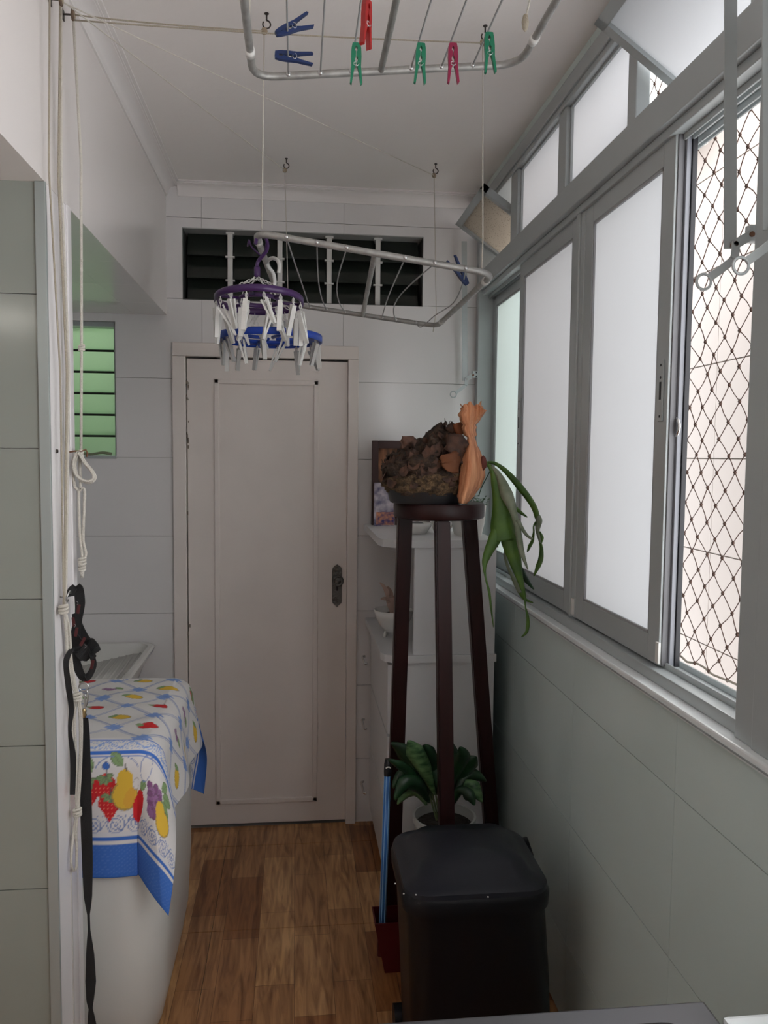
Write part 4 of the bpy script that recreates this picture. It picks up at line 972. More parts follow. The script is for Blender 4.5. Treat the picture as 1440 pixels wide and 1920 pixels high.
    def straw(uc, vc, s=1.):
        q = ((u-uc)/(.030*s))**2+((v-vc)/(.034*s))**2; tri = (np.abs(u-uc) < (.032*s)*(1-np.clip((v-vc)/(.052*s), 0, 1))) & (v-vc > -.005) & (v-vc < .05*s)
        m_ = ((q < 1) & (v-vc < .008)) | tri; put(m_, RD); put(m_ & ((np.sin(u*620)*np.sin(v*560)) > .75), np.array(srgb(240, 150, 120)), .8); put(m_ & (u-uc > .016*s), DR, .5)
        for k in range(5): leaf(uc, vc-.026*s, .024*s, .007*s, -.5+PI*.25*k+.3)
        put((np.abs(u-uc-.004) < .0018) & (v < vc-.026*s) & (v > vc-.045*s), DK, .8)
    for off in (0, -.42):
        straw(-.122+off, .150); straw(-.082+off, .140); straw(-.070+off, .186, .95)
        ell(-.030+off, .165, .034, .040, 0, YL); ell(-.030+off, .125, .021, .030, 0, YL, False); ell(-.018+off, .172, .014, .028, .3, OR_, False, .45)
        put((np.abs(u+.028-off-(v-.09)*.3) < .0022) & (v > .080) & (v < .10), DK, .9); leaf(-.034+off, .088, .05, .014, -2.3)
        ell(.016+off, .195, .026, .048, .25, RD, False)
        leaf(-.15+off, .06, .05, .016, .6); leaf(-.16+off, .09, .05, .015, .1)
        ell(.0+off, .135, .010, .016, .2, W); leaf(.022+off, .150, .035, .013, -.9)
    for k in range(26): ell(.092+.030*math.sin(k*2.4)*(1-k/40), .120+.0028*k, .013, .012, 0, PU if k % 2 else np.array(srgb(132, 84, 128)))
    leaf(.128, .120, .060, .020, -.3); leaf(.125, .135, .062, .020, .5); leaf(.12, .11, .045, .016, -1.1)
    ell(.150, .185, .038, .034, -.3, YL); ell(.128, .162, .024, .024, -.3, YL, False)
    leaf(-.082, .075, .022, .010, 1.2, BL); put((np.abs(np.hypot(u+.05, (v-.095)*1.6)-.055) < .0016) & (v < .09) & (v > .05), LN, .9)
    put((np.abs(np.hypot((u-.035)*1.7, v-.09)-.035) < .002), LN, .8)
    # far right corner shows the border of the other side
    fc = (tt > yb-.035) & (u > .10)
    put(fc, W); put(fc & (u > .180), BL); put(fc & (u > .165) & (u < .172), BL); scroll(fc & (u > .125) & (u < .163), v, u-.145, .05, .02)
    leaf(.075, -(yb-yf)+.0, .05, .02, .4); ell(.16, -(yb-yf)-.03, .012, .02, 0, RD)
    verts = np.stack([X, Y, Z], -1).reshape(-1, 3)
    idx = np.arange(nS*nT).reshape(nS, nT)
    F = np.stack([idx[:-1, :-1], idx[1:, :-1], idx[1:, 1:], idx[:-1, 1:]], -1).reshape(-1, 4)
    me = bpy.data.meshes.new('tablecloth'); me.from_pydata(verts.tolist(), [], F.tolist())
    ca = me.color_attributes.new('print', 'FLOAT_COLOR', 'POINT')
    ca.data.foreach_set('color', np.concatenate([np.clip(col, 0, 1).reshape(-1, 3), np.ones((nS*nT, 1))], 1).astype(np.float32).ravel())
    me.materials.append(attr_mat('fruit_print_cotton', .85)); me.polygons.foreach_set('use_smooth', [True]*len(me.polygons))
    o = bpy.data.objects.new('tablecloth', me); C.objects.link(o)
    md = o.modifiers.new('sol', 'SOLIDIFY'); md.thickness = .0012; md.offset = 1
    tag(o, 'white cloth printed with fruits and blue border draped over the washing machine', 'tablecloth')
cloth()

# ------------------------------------------------------------------ laundry sink
t = thing('laundry_sink', 'white laundry sink with washboard ridges behind the washing machine', 'sink', (-.88, 3.22, 0))
sx0, sx1, sy0, sy1, sz = -1.17, -.598, 2.90, 3.555, .862
scx, scy, shx, shy = (sx0+sx1)/2, (sy0+sy1)/2, (sx1-sx0)/2, (sy1-sy0)/2
bm = bm_new()
loft(bm, [(.50, scx, scy, shx-.16, shy-.14, .05), (.62, scx, scy, shx-.10, shy-.10, .06), (sz-.06, scx, scy, shx-.035, shy-.03, .07), (sz-.025, scx, scy, shx-.006, shy-.006, .08), (sz-.006, scx, scy, shx, shy, .08), (sz, scx, scy, shx-.008, shy-.008, .075), (sz-.002, scx, scy, shx-.028, shy-.028, .065), (sz-.02, scx, scy, shx-.036, shy-.036, .06), (.64, scx-.02, scy-.04, shx-.13, shy-.12, .05)], 8)
obj('basin', bm, CERAM, t, 'auto')
bm = bm_new()
for k in range(9):
    f = k/8; x0 = sx1-.06-f*.05; y_ = 3.15+.0*k
    tube(bm, [(sx1-.075-.032*k, 3.00, sz-.075-.006*k), (sx1-.062-.030*k, 3.50, sz-.040-.006*k)], .007, 8)
obox(bm, Vector((sx1-.195, 3.25, sz-.085)), Vector((1, 0, .19)).normalized(), Vector((0, 1, .075)).normalized(), Vector((-.19, -.075, 1)).normalized(), .150, .27, .004)
obj('washboard', bm, CERAM, t, True)
bm = bm_new(); loft(bm, [(0, scx, scy, .13, .10, .05), (.52, scx, scy, .12, .10, .05)]); obj('pedestal', bm, CERAM, t, 'auto')

# ------------------------------------------------------------------ cabinets by the far wall
cx0, cx1, cy0, cy1, cz = .315, .738, 2.85, 3.555, .955
t = thing('drawer_cabinet', 'white laminate drawer cabinet with chrome handles below the open shelf', 'cabinet', ((cx0+cx1)/2, 3.2, 0))
bm = bm_new(); box(bm, cx0+.045, cx1-.004, cy0+.014, cy1, .06, cz-.028, .002); obj('carcass', bm, CABW, t)
bm = bm_new(); prism(bm, [(cx0, cy1), (cx0, cy0+.07), (cx0+.012, cy0+.03), (cx0+.045, cy0+.006), (cx0+.08, cy0), (cx1, cy0), (cx1, cy1)], 'z', cz-.027, cz); obj('worktop', bm, CABW, t)
for k, (z0, z1) in enumerate(((.655, .915), (.37, .645), (.085, .36))):
    bm = bm_new(); box(bm, cx0+.024, cx0+.044, cy0+.030, cy1-.01, z0, z1, .003); d_ = obj('drawer_front', bm, CABW, t)
    hz = z1-.075 if k < 2 else z1-.06; hy = cy0+.40
    bm = bm_new(); tube(bm, round_quad([(cx0+.026, hy-.06, hz), (cx0-.034, hy-.06, hz), (cx0-.034, hy+.06, hz), (cx0+.026, hy+.06, hz)], .012, 4)[5:-5], .0048, 8); obj('handle', bm, CHROME, d_, True)
bm = bm_new(); box(bm, cx0+.07, cx1-.02, cy0+.05, cy1, 0, .06); obj('plinth', bm, CABW, t)
uz = 1.378
t = thing('shelf_unit', 'white laminate shelf unit with rounded top standing on the drawer cabinet', 'shelf', ((cx0+cx1)/2, 3.2, cz))
bm = bm_new(); prism(bm, [(cx0-.008, cy1), (cx0-.008, cy0+.10), (cx0+.004, cy0+.05), (cx0+.04, cy0+.014), (cx0+.09, cy0+.004), (cx1, cy0+.004), (cx1, cy1)], 'z', uz-.028, uz); obj('top', bm, CABW, t)
bm = bm_new(); box(bm, cx0+.115, cx1-.004, cy0+.012, cy0+.032, cz, uz-.028, .002); obj('end_panel', bm, CABW, t)
bm = bm_new(); box(bm, cx1-.022, cx1-.004, cy0+.032, cy1, cz, uz-.028); obj('back_panel', bm, CABW, t)
# things on the shelf unit
px = .335
t = thing('framed_picture', 'dark wooden framed brown picture leaning on the far wall', 'picture', (.45, 3.50, uz))
z1 = P(700, 826, Y=3.5).z; x0 = P(697, 900, Y=3.5).x; x1 = x0+.26
for a in ((x0, x0+.028, uz, z1), (x1-.028, x1, uz, z1), (x0+.028, x1-.028, z1-.034, z1), (x0+.028, x1-.028, uz, uz+.03)):
    bm = bm_new(); box(bm, a[0], a[1], 3.49, 3.515, a[2], a[3], .003); obj('frame_bar', bm, mat('dark_brown_frame', srgb(64, 40, 38), .5), t)
bm = bm_new(); box(bm, x0+.02, x1-.02, 3.505, 3.512, uz+.02, z1-.02); obj('print', bm, mat('brown_picture_print', srgb(176, 118, 82), .7, col2=srgb(48, 34, 28), noise_scale=9, stretch=(3, 1, 1)), t)
t = thing('ceramic_tile', 'blue and white patterned ceramic tile standing against the picture', 'tile', (P(718, 985, Y=3.44).x, 3.44, uz))
zt_ = P(718, 905, Y=3.44).z; xa, xb = P(701, 950, Y=3.44).x, P(740, 950, Y=3.44).x
bm = bm_new(); box(bm, xa, xb, 3.435, 3.445, uz, zt_, .002); o_ = obj('body', bm, mat('delft_blue_print', srgb(206, 196, 204), .3, col2=srgb(34, 36, 96), noise_scale=26), t)
bm = bm_new(); box(bm, xa+.010, xb-.004, 3.4335, 3.4355, uz+.006, uz+.062); obj('floral_patch', bm, mat('orange_floral_print', srgb(214, 146, 110), .4, col2=srgb(44, 46, 112), noise_scale=60), t)
bm = bm_new(); lathe(bm, [(0, 0), (.028, 0), (.042, .012), (.046, .026), (.043, .026), (.036, .012), (0, .008)], (P(706, 905, Y=3.41).x, 3.41, P(706, 910, Y=3.41).z-.0), 20)
# white planter with sprigs on the window side
t = thing('planter', 'white oval planter with small green sprigs behind the fern stand', 'planter', (.665, 3.05, uz))
bm = bm_new(); loft(bm, [(uz, .665, 3.05, .045, .07, .03), (uz+.05, .665, 3.05, .055, .08, .035), (uz+.118, .665, 3.05, .060, .085, .038), (uz+.120, .665, 3.05, .054, .079, .034), (uz+.105, .665, 3.05, .052, .077, .033)]); obj('pot', bm, WHITEP, t, 'auto')
bm = bm_new(); rg2 = random.Random(4)
for k in range(46):
    p0 = Vector((.665+rg2.uniform(-.05, .05), 3.05+rg2.uniform(-.07, .07), uz+.10)); p1 = p0+Vector((rg2.uniform(-.03, .03), rg2.uniform(-.03, .03), rg2.uniform(.015, .055)))
    tube(bm, [p0, p1], .0008, 4)
    for q in range(3):
        c_ = p0.lerp(p1, .5+.25*q); a = rg2.uniform(0, 6.28); obox(bm, c_, Vector((math.cos(a), math.sin(a), .3)).normalized(), Vector((-math.sin(a), math.cos(a), 0)), Vector((0, 0, 1)), .006, .0035, .0005)
o_ = obj('sprigs', bm, mat('small_sprig_green', srgb(62, 92, 62), .6), t); o_['kind'] = 'stuff'
t = thing('soap_dish', 'white ceramic dish standing on the shelf between the stand legs', 'dish', (.475, 3.10, uz))
bm = bm_new(); lathe(bm, [(0, 0), (.035, 0), (.04, .008), (.055, .03), (.058, .045), (.054, .045), (.045, .02), (0, .014)], (.475, 3.10, uz), 24); obj('bowl', bm, CERAM, t, True)
bm = bm_new(); lathe(bm, [(0, 0), (.022, .004), (.024, .02), (.016, .03), (0, .034)], (.475, 3.10, uz+.016), 14, 1.3, .8); obj('grey_soap', bm, mat('grey_soap', (.12, .12, .13), .5), t, True)
t = thing('cup', 'white cup beside the ceramic dish on the shelf', 'cup', (.575, 3.14, uz))
bm = bm_new(); lathe(bm, [(0, 0), (.026, 0), (.032, .02), (.034, .075), (.031, .075), (.029, .02), (0, .006)], (.575, 3.14, uz), 20); obj('body', bm, CERAM, t, True)
bm = bm_new(); tube(bm, [Vector((.607+.018*math.sin(a), 3.14, uz+.04+.022*math.cos(a))) for a in np.linspace(0, PI, 9)], .004, 6); obj('handle', bm, CERAM, t, True)
# bowl with dried plant on the drawer cabinet
bx, by = P(738, 1170, Y=3.15).x, 3.15
t = thing('plant_bowl', 'white bowl on small feet with a dry pinkish plant, on the drawer cabinet', 'plant pot', (bx, by, cz))
bm = bm_new(); lathe(bm, [(0, .025), (.03, .025), (.055, .05), (.072, .085), (.080, .115), (.075, .115), (.066, .085), (.045, .055), (0, .05)], (bx, by, cz), 24); obj('bowl', bm, CERAM, t, True)
for a in (.5, 2.6, 4.7):
    bm = bm_new(); tube(bm, [(bx+.04*math.cos(a), by+.04*math.sin(a), cz), (bx+.032*math.cos(a), by+.032*math.sin(a), cz+.034)], .006, 8); obj('foot', bm, CERAM, t)
bm = bm_new(); lathe(bm, [(.066, .09), (.03, .10), (0, .10)], (bx, by, cz), 18); obj('soil', bm, SOIL, t)
for k in range(7):
    a = k*.9; e = Vector((bx+.05*math.cos(a)-.01, by+.04*math.sin(a), cz+.16+.02*(k % 4))); bm = bm_new(); sp = smooth_path([(bx+.01*math.cos(a), by+.01*math.sin(a), cz+.09), Vector((bx, by, cz+.15)).lerp(e, .5), e], 4); ribbon(bm, sp, lerp_list([.006, .02, .004], len(sp)), .0015, Vector((math.sin(a), 0, .6)))
    obj('dry_leaf', bm, mat('dry_pink_leaf', srgb(176, 150, 138), .8), t)

# ------------------------------------------------------------------ tall plant stand
SC = P(823, 950, Y=2.52); scx, scy, stz = SC.x, 2.52, 1.535
t = thing('plant_stand', 'tall dark red-brown wooden plant stand with splayed legs', 'plant stand', (scx, scy, 0))
bm = bm_new(); lathe(bm, [(0, 0), (.13, 0), (.142, .004), (.145, .010), (.145, .044), (.141, .050), (0, .050)], (scx, scy, stz-.05), 40); obj('round_top', bm, DARKW, t, 'auto')
def leg(ptop, pbot, w, d):
    bm = bm_new(); ax = Vector((1, 0, 0)); q = []
    for p, s in ((ptop, 1), (pbot, 1.06)):
        p = Vector(p); q.append([bm.verts.new(p+Vector((sx*w/2*s, sy*d/2*s, 0))) for sx, sy in ((-1, -1), (1, -1), (1, 1), (-1, 1))])
    for k in range(4): bm.faces.new((q[0][k], q[0][(k+1) % 4], q[1][(k+1) % 4], q[1][k]))
    bm.faces.new(q[0]); bm.faces.new(q[1][::-1]); bmesh.ops.bevel(bm, geom=bm.edges[:], offset=.004, segments=2, affect='EDGES'); obj('leg', bm, DARKW, t)
def ray_leg(x1, y1, x2, y2, Yt, Yb, w, d):
    """a straight leg through two measured points, from the stand's top to the floor"""
    a, b = P(x1, y1, Y=Yt), P(x2, y2, Y=Yt+(Yb-Yt)*.75); dv = b-a
    tp = a+dv*((stz-.049-a.z)/dv.z); bt = a+dv*((.001-a.z)/dv.z); leg(tp, bt, w, d)
ray_leg(758, 1000, 741, 1500, 2.58, 2.66, .047, .040)
ray_leg(829, 985, 836, 1500, 2.41, 2.33, .045, .040)
ray_leg(880, 985, 917, 1500, 2.58, 2.66, .047, .040)

# fern: tray, root ball, dry shield frond, green antler fronds
FY = 2.49
ty = P(800, 945, Y=FY)
tag(obj('plant_tray', (lambda b: (lathe(b, [(0, 0), (.105, 0), (.112, .006), (.122, .046), (.125, .048), (.119, .048), (.109, .010), (0, .008)], (P(797, 930, Y=FY).x, FY, stz), 36, 1, .9), b)[1])(bm_new()), POTB, None, 'auto'), 'shallow black round tray under the staghorn fern', 'tray')
rc = Vector((P(800, 868, Y=FY).x, FY, stz+.010))
t = thing('staghorn_fern', 'staghorn fern with brown root ball, orange dry shield and hanging green fronds', 'plant', rc)
def blob(bm, c, rad, prof, seed, amp, n=44, m=30):
    """lathe with a profile of (height, radius) and noise"""
    zs = np.linspace(0, 1, m); rings = []
    for z in zs:
        r0 = np.interp(z, [p[0] for p in prof], [p[1] for p in prof]); ring = []
        for k in range(n):
            a = 2*PI*k/n; e = Vector((math.cos(a), math.sin(a), 0)); q = Vector((math.cos(a)*1.3, math.sin(a)*1.3, z*2.6))
            nz = noise.fractal(q*2.2+Vector((seed, 0, 0)), .9, 2.1, 4)*amp+noise.noise(q*9+Vector((0, seed, 0)))*amp*.35
            hz = rad[2]*(.93+.22*e.x*(z > .3)*(z-.3)*1.4)
            ring.append(bm.verts.new(c+Vector((e.x*(r0*rad[0]+nz*min(1, r0*3)), e.y*(r0*rad[1]+nz*min(1, r0*3)), z*hz+nz*.6*z))))
        rings.append(ring)
    for A, B in zip(rings, rings[1:]):
        for k in range(n): bm.faces.new((A[k], A[(k+1) % n], B[(k+1) % n], B[k]))
    bm.faces.new(rings[-1])
rad = (.132, .115, P(800, 803, Y=FY).z-stz-.02)
bm = bm_new(); blob(bm, rc+Vector((-.002, 0, 0)), rad, [(0, .70), (.15, .90), (.35, 1.0), (.6, .98), (.8, .80), (.92, .62), (1, .35)], 3.1, .030); obj('root_ball', bm, ROOT, t, True)
bm = bm_new(); blob(bm, rc+Vector((.0, -.004, .012)), (.134, .118, .085), [(0, .72), (.2, .94), (.5, 1.01), (.8, 1.0), (1, .9)], 8.2, .016, m=14); obj('moss_skirt', bm, MOSS, t, True)
rg3 = random.Random(9)
def blade(bm, pts, w, Yf, bend=.0, cols=4, cup=.25):
    """leaf blade: centre line of picture points at depth Yf(i), widths in metres, cupped"""
    c = smooth_path([P(x, y, Y=yy) for (x, y), yy in zip(pts, Yf)], 5); n = len(c); fr = frames(c); ww = lerp_list(w, n); rows = []
    for i in range(n):
        tg = fr[i][0]; view = Vector((0, 1, 0)); sd = tg.cross(view)
        if sd.length < 1e-4: sd = Vector((1, 0, 0))
        sd.normalize(); nn = sd.cross(tg); ph = bend*i/n; sdr = sd*math.cos(ph)+nn*math.sin(ph); nr = nn*math.cos(ph)-sd*math.sin(ph)
        rows.append([bm.verts.new(c[i]+sdr*(ww[i]*(k/cols-.5))+nr*(cup*ww[i]*((2*k/cols-1)**2-.5))) for k in range(cols+1)])
    for A, B in zip(rows, rows[1:]):
        for k in range(cols): bm.faces.new((A[k], A[k+1], B[k+1], B[k]))
# dead leaves over the ball
bm = bm_new()
for k in range(150):
    a = rg3.uniform(0, 2*PI); z = rg3.uniform(.25, 1.02); r0 = np.interp(z, [.25, .6, .85, 1.02], [1.0, 1.0, .75, .35]); e = Vector((math.cos(a), math.sin(a), 0))
    c_ = rc+Vector((e.x*rad[0]*r0, e.y*rad[1]*r0, z*rad[2]*(.91+.20*e.x*max(0, z-.3)*1.4))); s_ = rg3.uniform(.008, .022); up = Vector((rg3.uniform(-.6, .6), rg3.uniform(-.6, .6), 1)).normalized(); sd = e.cross(up).normalized()
    q = [c_+sd*s_*x+up*s_*y+e*s_*(.25*(x*x)+rg3.uniform(0, .35)) for x, y in ((-.7, -.8), (0, -1), (.7, -.7), (.9, .2), (.35, .7), (0, 1.3), (-.4, .6), (-.9, .1))]
    vs_ = [bm.verts.new(p) for p in q]; cc = bm.verts.new(c_+e*s_*.25)
    for i in range(8): bm.faces.new((vs_[i], vs_[(i+1) % 8], cc))
o_ = obj('dead_leaf_litter', bm, DEAD, t, False, sol=.0012); o_['kind'] = 'stuff'
for (pts, w, yy) in (([(838, 880), (842, 865), (836, 852)], [.045, .075, .05], 2.36), ([(858, 866), (862, 850), (868, 838)], [.04, .05, .02], 2.385), ([(846, 850), (858, 832), (878, 826)], [.05, .07, .012], 2.372), ([(752, 835), (765, 826), (780, 832)], [.02, .035, .02], 2.40), ([(842, 806), (852, 800), (862, 804)], [.02, .03, .015], 2.44)):
    bm = bm_new(); blade(bm, pts, w, [yy]*3)
    for v in bm.verts: v.co += Vector((noise.noise(v.co*60), noise.noise(v.co*60+Vector((9, 0, 0)))-.3, noise.noise(v.co*60+Vector((0, 9, 0)))))*.011
    obj('old_frond', bm, DEAD if pts[0][0] != 838 else mat('tan_old_frond', srgb(120, 72, 42), .8, noise_amt=.3), t, True, sol=.002)
# shield frond: a bulging dry shell with a ruffled crown
rowsy = [(944, 862, 874), (930, 858, 888), (912, 860, 902), (892, 862, 909), (872, 864, 909), (852, 868, 902), (836, 875, 895), (820, 876, 890), (806, 868, 891), (792, 864, 897), (778, 862, 903), (766, 863, 907), (757, 866, 899)]
sm = []
for i in range(len(rowsy)-1):
    for q in range(3): sm.append(tuple(np.array(rowsy[i])*(1-q/3)+np.array(rowsy[i+1])*(q/3)))
sm.append(rowsy[-1])
bm = bm_new(); rows = []
for i, (y, xa, xb) in enumerate(sm):
    f = i/len(sm); row = []
    for k in range(17):
        g = k/16; x = xa+(xb-xa)*g + (2.2*math.sin(i*.9)+1.5*math.sin(i*2.3+1))*(g if g > .6 else -1+g if g < .3 else 0)*(.25 if f < .55 else 1)
        ruf = .010*math.sin(g*19+f*2)*max(0, f-.45)*2+.004*math.sin(g*11+f*3)
        dep = FY-.105-.055*math.sin(PI*min(1, g*1.05))*(1-.6*f)+.05*g+ruf
        yy = y+(3.5*math.sin(g*11)+2*math.sin(g*23) if i >= len(sm)-4 else 0)*(i-len(sm)+5)/4
        row.append(bm.verts.new(P(x, yy, Y=dep)))
    rows.append(row)
for A, B in zip(rows, rows[1:]):
    for k in range(16): bm.faces.new((A[k], A[k+1], B[k+1], B[k]))
obj('shield_frond', bm, SHIELD, t, True, sol=.003)
bm = bm_new(); blade(bm, [(866, 815), (860, 802), (857, 793)], [.02, .034, .030], [2.43]*3); obj('shield_frond', bm, mat('brown_dry_lobe', srgb(150, 86, 52), .75, noise_amt=.3), t, True, sol=.002)
bm = bm_new(); blade(bm, [(886, 795), (894, 780), (905, 765)], [.012, .032, .030], [2.42, 2.41, 2.40], cup=.6); obj('shield_frond', bm, SHIELD, t, True, sol=.002)
bm = bm_new(); lathe(bm, [(0, -.025), (.010, -.014), (.012, 0), (.008, .016), (0, .024)], P(906, 868, Y=2.42), 12); obj('bud', bm, mat('dark_brown_bud', srgb(96, 44, 34), .7), t, True)
def cz_(x, y): return (860+x/5.055, 840+y/5.055)
def fr_(m, pts, w, Ys, cup=.2, bend=0):
    bm = bm_new(); n = len(pts); blade(bm, [cz_(*p) for p in pts], w, list(np.interp(np.linspace(0, 1, n), np.linspace(0, 1, len(Ys)), Ys)), bend, 4, cup); obj('green_frond' if m is not FERN_G else 'grey_frond', bm, m, t, True, sol=.0018)
k_ = 2.42/1504/5.055
fr_(FERN, [(250, 145), (300, 180), (335, 240), (365, 340), (400, 470), (420, 600), (425, 740), (440, 880)], [k_*q for q in (18, 44, 70, 115, 160, 205, 245, 250)], [2.43, 2.40, 2.38], .18)
fr_(FERN, [(400, 700), (350, 850), (295, 960), (255, 1060), (245, 1130), (255, 1230), (290, 1370), (305, 1500), (330, 1700)], [k_*q for q in (110, 130, 95, 64, 34, 14, 22, 18, 4)], [2.389, 2.37, 2.36], .2)
fr_(FERN, [(450, 720), (490, 880), (515, 980), (540, 1080), (565, 1180), (595, 1290), (625, 1400), (632, 1500), (655, 1600), (655, 1690), (640, 1750), (595, 1792)], [k_*q for q in (140, 175, 150, 120, 85, 50, 26, 10, 26, 34, 26, 8)], [2.389, 2.36, 2.35], .2)
fr_(FERN_G, [(310, 170), (370, 240), (420, 340), (460, 440), (500, 540), (530, 640), (560, 760), (580, 880), (600, 990), (655, 1150)], [k_*q for q in (16, 55, 95, 120, 90, 60, 56, 60, 50, 6)], [2.42, 2.36, 2.34], .35)
fr_(FERN_G, [(560, 680), (600, 760), (650, 830), (700, 862)], [k_*q for q in (40, 34, 24, 20)], [2.35, 2.36], .3)
fr_(FERN, [(545, 575), (600, 620), (650, 655)], [k_*q for q in (34, 26, 6)], [2.37, 2.38], .3)
fr_(FERN, [(260, 138), (330, 140), (420, 195), (510, 285), (590, 380), (660, 470), (720, 570), (748, 660)], [k_*q for q in (14, 26, 42, 58, 66, 62, 56, 52)], [2.43, 2.44, 2.45], .3)
fr_(FERN_G, [(748, 645), (765, 690), (755, 740), (750, 790), (765, 860), (775, 900)], [k_*q for q in (54, 66, 56, 36, 24, 16)], [2.45, 2.45], .5)
fr_(FERN, [(735, 700), (712, 740), (712, 800), (700, 880), (675, 930), (652, 985)], [k_*q for q in (20, 14, 16, 30, 34, 10)], [2.45, 2.46], .4)
fr_(FERN, [(770, 880), (785, 960), (780, 1050), (755, 1120), (712, 1215)], [k_*q for q in (18, 38, 52, 50, 6)], [2.45, 2.46], .3)
fr_(FERN, [(768, 790), (792, 850), (785, 900)], [k_*q for q in (8, 32, 6)], [2.45, 2.45], .3)
fr_(LILY, [(585, 1120), (610, 1190), (650, 1260), (712, 1340)], [k_*q for q in (20, 56, 50, 6)], [2.40, 2.42], .3)
fr_(FERN_G, [(440, 930), (438, 1020), (465, 1120), (505, 1210), (545, 1290), (580, 1370)], [k_*q for q in (10, 24, 26, 30, 44, 36)], [2.41, 2.42], .4)
fr_(FERN, [(560, 1330), (600, 1400), (650, 1445), (705, 1465)], [k_*q for q in (30, 30, 22, 4)], [2.42, 2.42], .4)
bm = bm_new(); tube(bm, smooth_path([P(*cz_(*p), Y=2.43) for p in ((300, 215), (260, 290), (215, 380), (190, 460))], 4), .0016, 6); obj('stem', bm, LILY, t, True)

# ------------------------------------------------------------------ potted lily under the stand
LYc = 2.52; pc_ = Vector((P(833, 1525, Y=LYc).x, LYc, 0)); rimz = P(833, 1535, Y=LYc).z+.012
t = thing('potted_lily', 'leafy dark green potted plant under the wooden stand', 'plant', pc_)
pc_.y = LYc
bm = bm_new(); lathe(bm, [(0, 0), (.068, 0), (.078, .03), (.098, rimz-.02), (.104, rimz-.02), (.104, rimz), (.097, rimz), (.092, rimz-.03), (0, rimz-.035)], pc_, 32); obj('pot', bm, POTW, t, 'auto')
bm = bm_new(); lathe(bm, [(.094, rimz-.03), (.05, rimz-.022), (0, rimz-.02)], pc_, 20); obj('soil', bm, SOIL, t)
LV = [([(800, 1490), (780, 1440), (757, 1410), (733, 1392)], [.006, .05, .055, .004], LILY), ([(815, 1490), (795, 1440), (778, 1410), (765, 1388)], [.006, .05, .06, .004], LILY_P), ([(820, 1490), (810, 1440), (800, 1410), (795, 1396)], [.006, .06, .055, .006], LILY),
      ([(825, 1480), (815, 1450), (790, 1435), (768, 1425)], [.006, .06, .05, .005], LILY), ([(800, 1500), (780, 1465), (755, 1455), (736, 1478)], [.006, .045, .05, .006], LILY), ([(805, 1505), (785, 1475), (760, 1470), (740, 1500)], [.006, .05, .055, .006], LILY),
      ([(800, 1510), (785, 1485), (765, 1485), (745, 1508)], [.005, .04, .045, .004], LILY_P), ([(840, 1490), (855, 1440), (868, 1418), (862, 1400)], [.006, .06, .05, .004], LILY), ([(845, 1490), (865, 1450), (882, 1430), (893, 1418)], [.006, .065, .06, .004], LILY),
      ([(845, 1500), (870, 1465), (890, 1455), (912, 1465)], [.006, .04, .045, .004], LILY), ([(850, 1500), (870, 1478), (888, 1480), (904, 1504)], [.006, .045, .055, .004], LILY_P), ([(850, 1510), (862, 1485), (880, 1492), (890, 1510)], [.005, .035, .04, .004], LILY),
      ([(812, 1500), (800, 1460), (785, 1445), (790, 1420)], [.005, .04, .045, .004], LILY), ([(790, 1490), (770, 1450), (750, 1435), (728, 1424)], [.004, .03, .03, .004], LILY), ([(830, 1480), (850, 1430), (840, 1400), (830, 1392)], [.006, .05, .04, .004], LILY)]
for i, (pts, w, m) in enumerate(LV):
    y0 = LYc+(-.02 if i % 2 else .03); bm = bm_new(); blade(bm, pts, w, [y0, y0-.03, y0-.05, y0-.06] if i % 3 else [y0, y0+.02, y0+.03, y0+.03]); obj('leaf', bm, m, t, True, sol=.001)
for k in range(7):
    bm = bm_new(); x = 805+6*k; tube(bm, [P(x*.5+416, 1538, Y=LYc), P(x, 1490, Y=LYc-.01)], .003, 6); obj('stalk', bm, mat('pale_stalk', srgb(84, 98, 66), .6), t)

# ------------------------------------------------------------------ bin
bx0, bx1, by0, by1, bz = .276, .664, 1.915, 2.275, .565
bcx, bcy, bhx, bhy = (bx0+bx1)/2, (by0+by1)/2, (bx1-bx0)/2, (by1-by0)/2
t = thing('rubbish_bin', 'large black plastic pedal bin with a raised lid beside the tiled wall', 'bin', (bcx, bcy, 0))
def bow(x, y): return -.012*((x-bcx)/bhx)**2
bm = bm_new(); loft(bm, [(.0, bcx+.032, bcy, bhx-.006, bhy-.045, .05), (.02, bcx+.032, bcy, bhx-.003, bhy-.040, .055), (.30, bcx+.018, bcy, bhx-.005, bhy-.025, .06), (bz-.03, bcx, bcy, bhx-.010, bhy-.010, .065)], 8); obj('body', bm, BINM, t, 'auto')
bm = bm_new(); loft(bm, [(bz-.045, bcx, bcy, bhx, bhy, .07), (bz-.012, bcx, bcy, bhx+.002, bhy+.002, .072), (bz, bcx, bcy, bhx-.004, bhy-.004, .07)], 8); obj('rim', bm, BINM, t, 'auto')
def ldome(x, y): return .022*(1-((x-bcx)/bhx)**2)+.010*((y-by0)/(by1-by0))
bm = bm_new(); loft(bm, [(bz, bcx, bcy, bhx-.002, bhy-.002, .07), (bz+.008, bcx, bcy, bhx-.004, bhy-.004, .07, lambda x, y: .3*ldome(x, y)), (bz+.014, bcx, bcy, bhx-.022, bhy-.022, .06, lambda x, y: .5*ldome(x, y)), (bz+.016, bcx, bcy+.004, bhx-.040, bhy-.045, .05, lambda x, y: .6*ldome(x, y)), (bz+.032, bcx, bcy+.006, bhx-.058, bhy-.072, .045, ldome), (bz+.038, bcx, bcy+.006, bhx-.10, bhy-.12, .04, ldome), (bz+.040, bcx, bcy+.006, .05, .05, .03, ldome)], 8); obj('lid', bm, BINLID, t, 'auto')
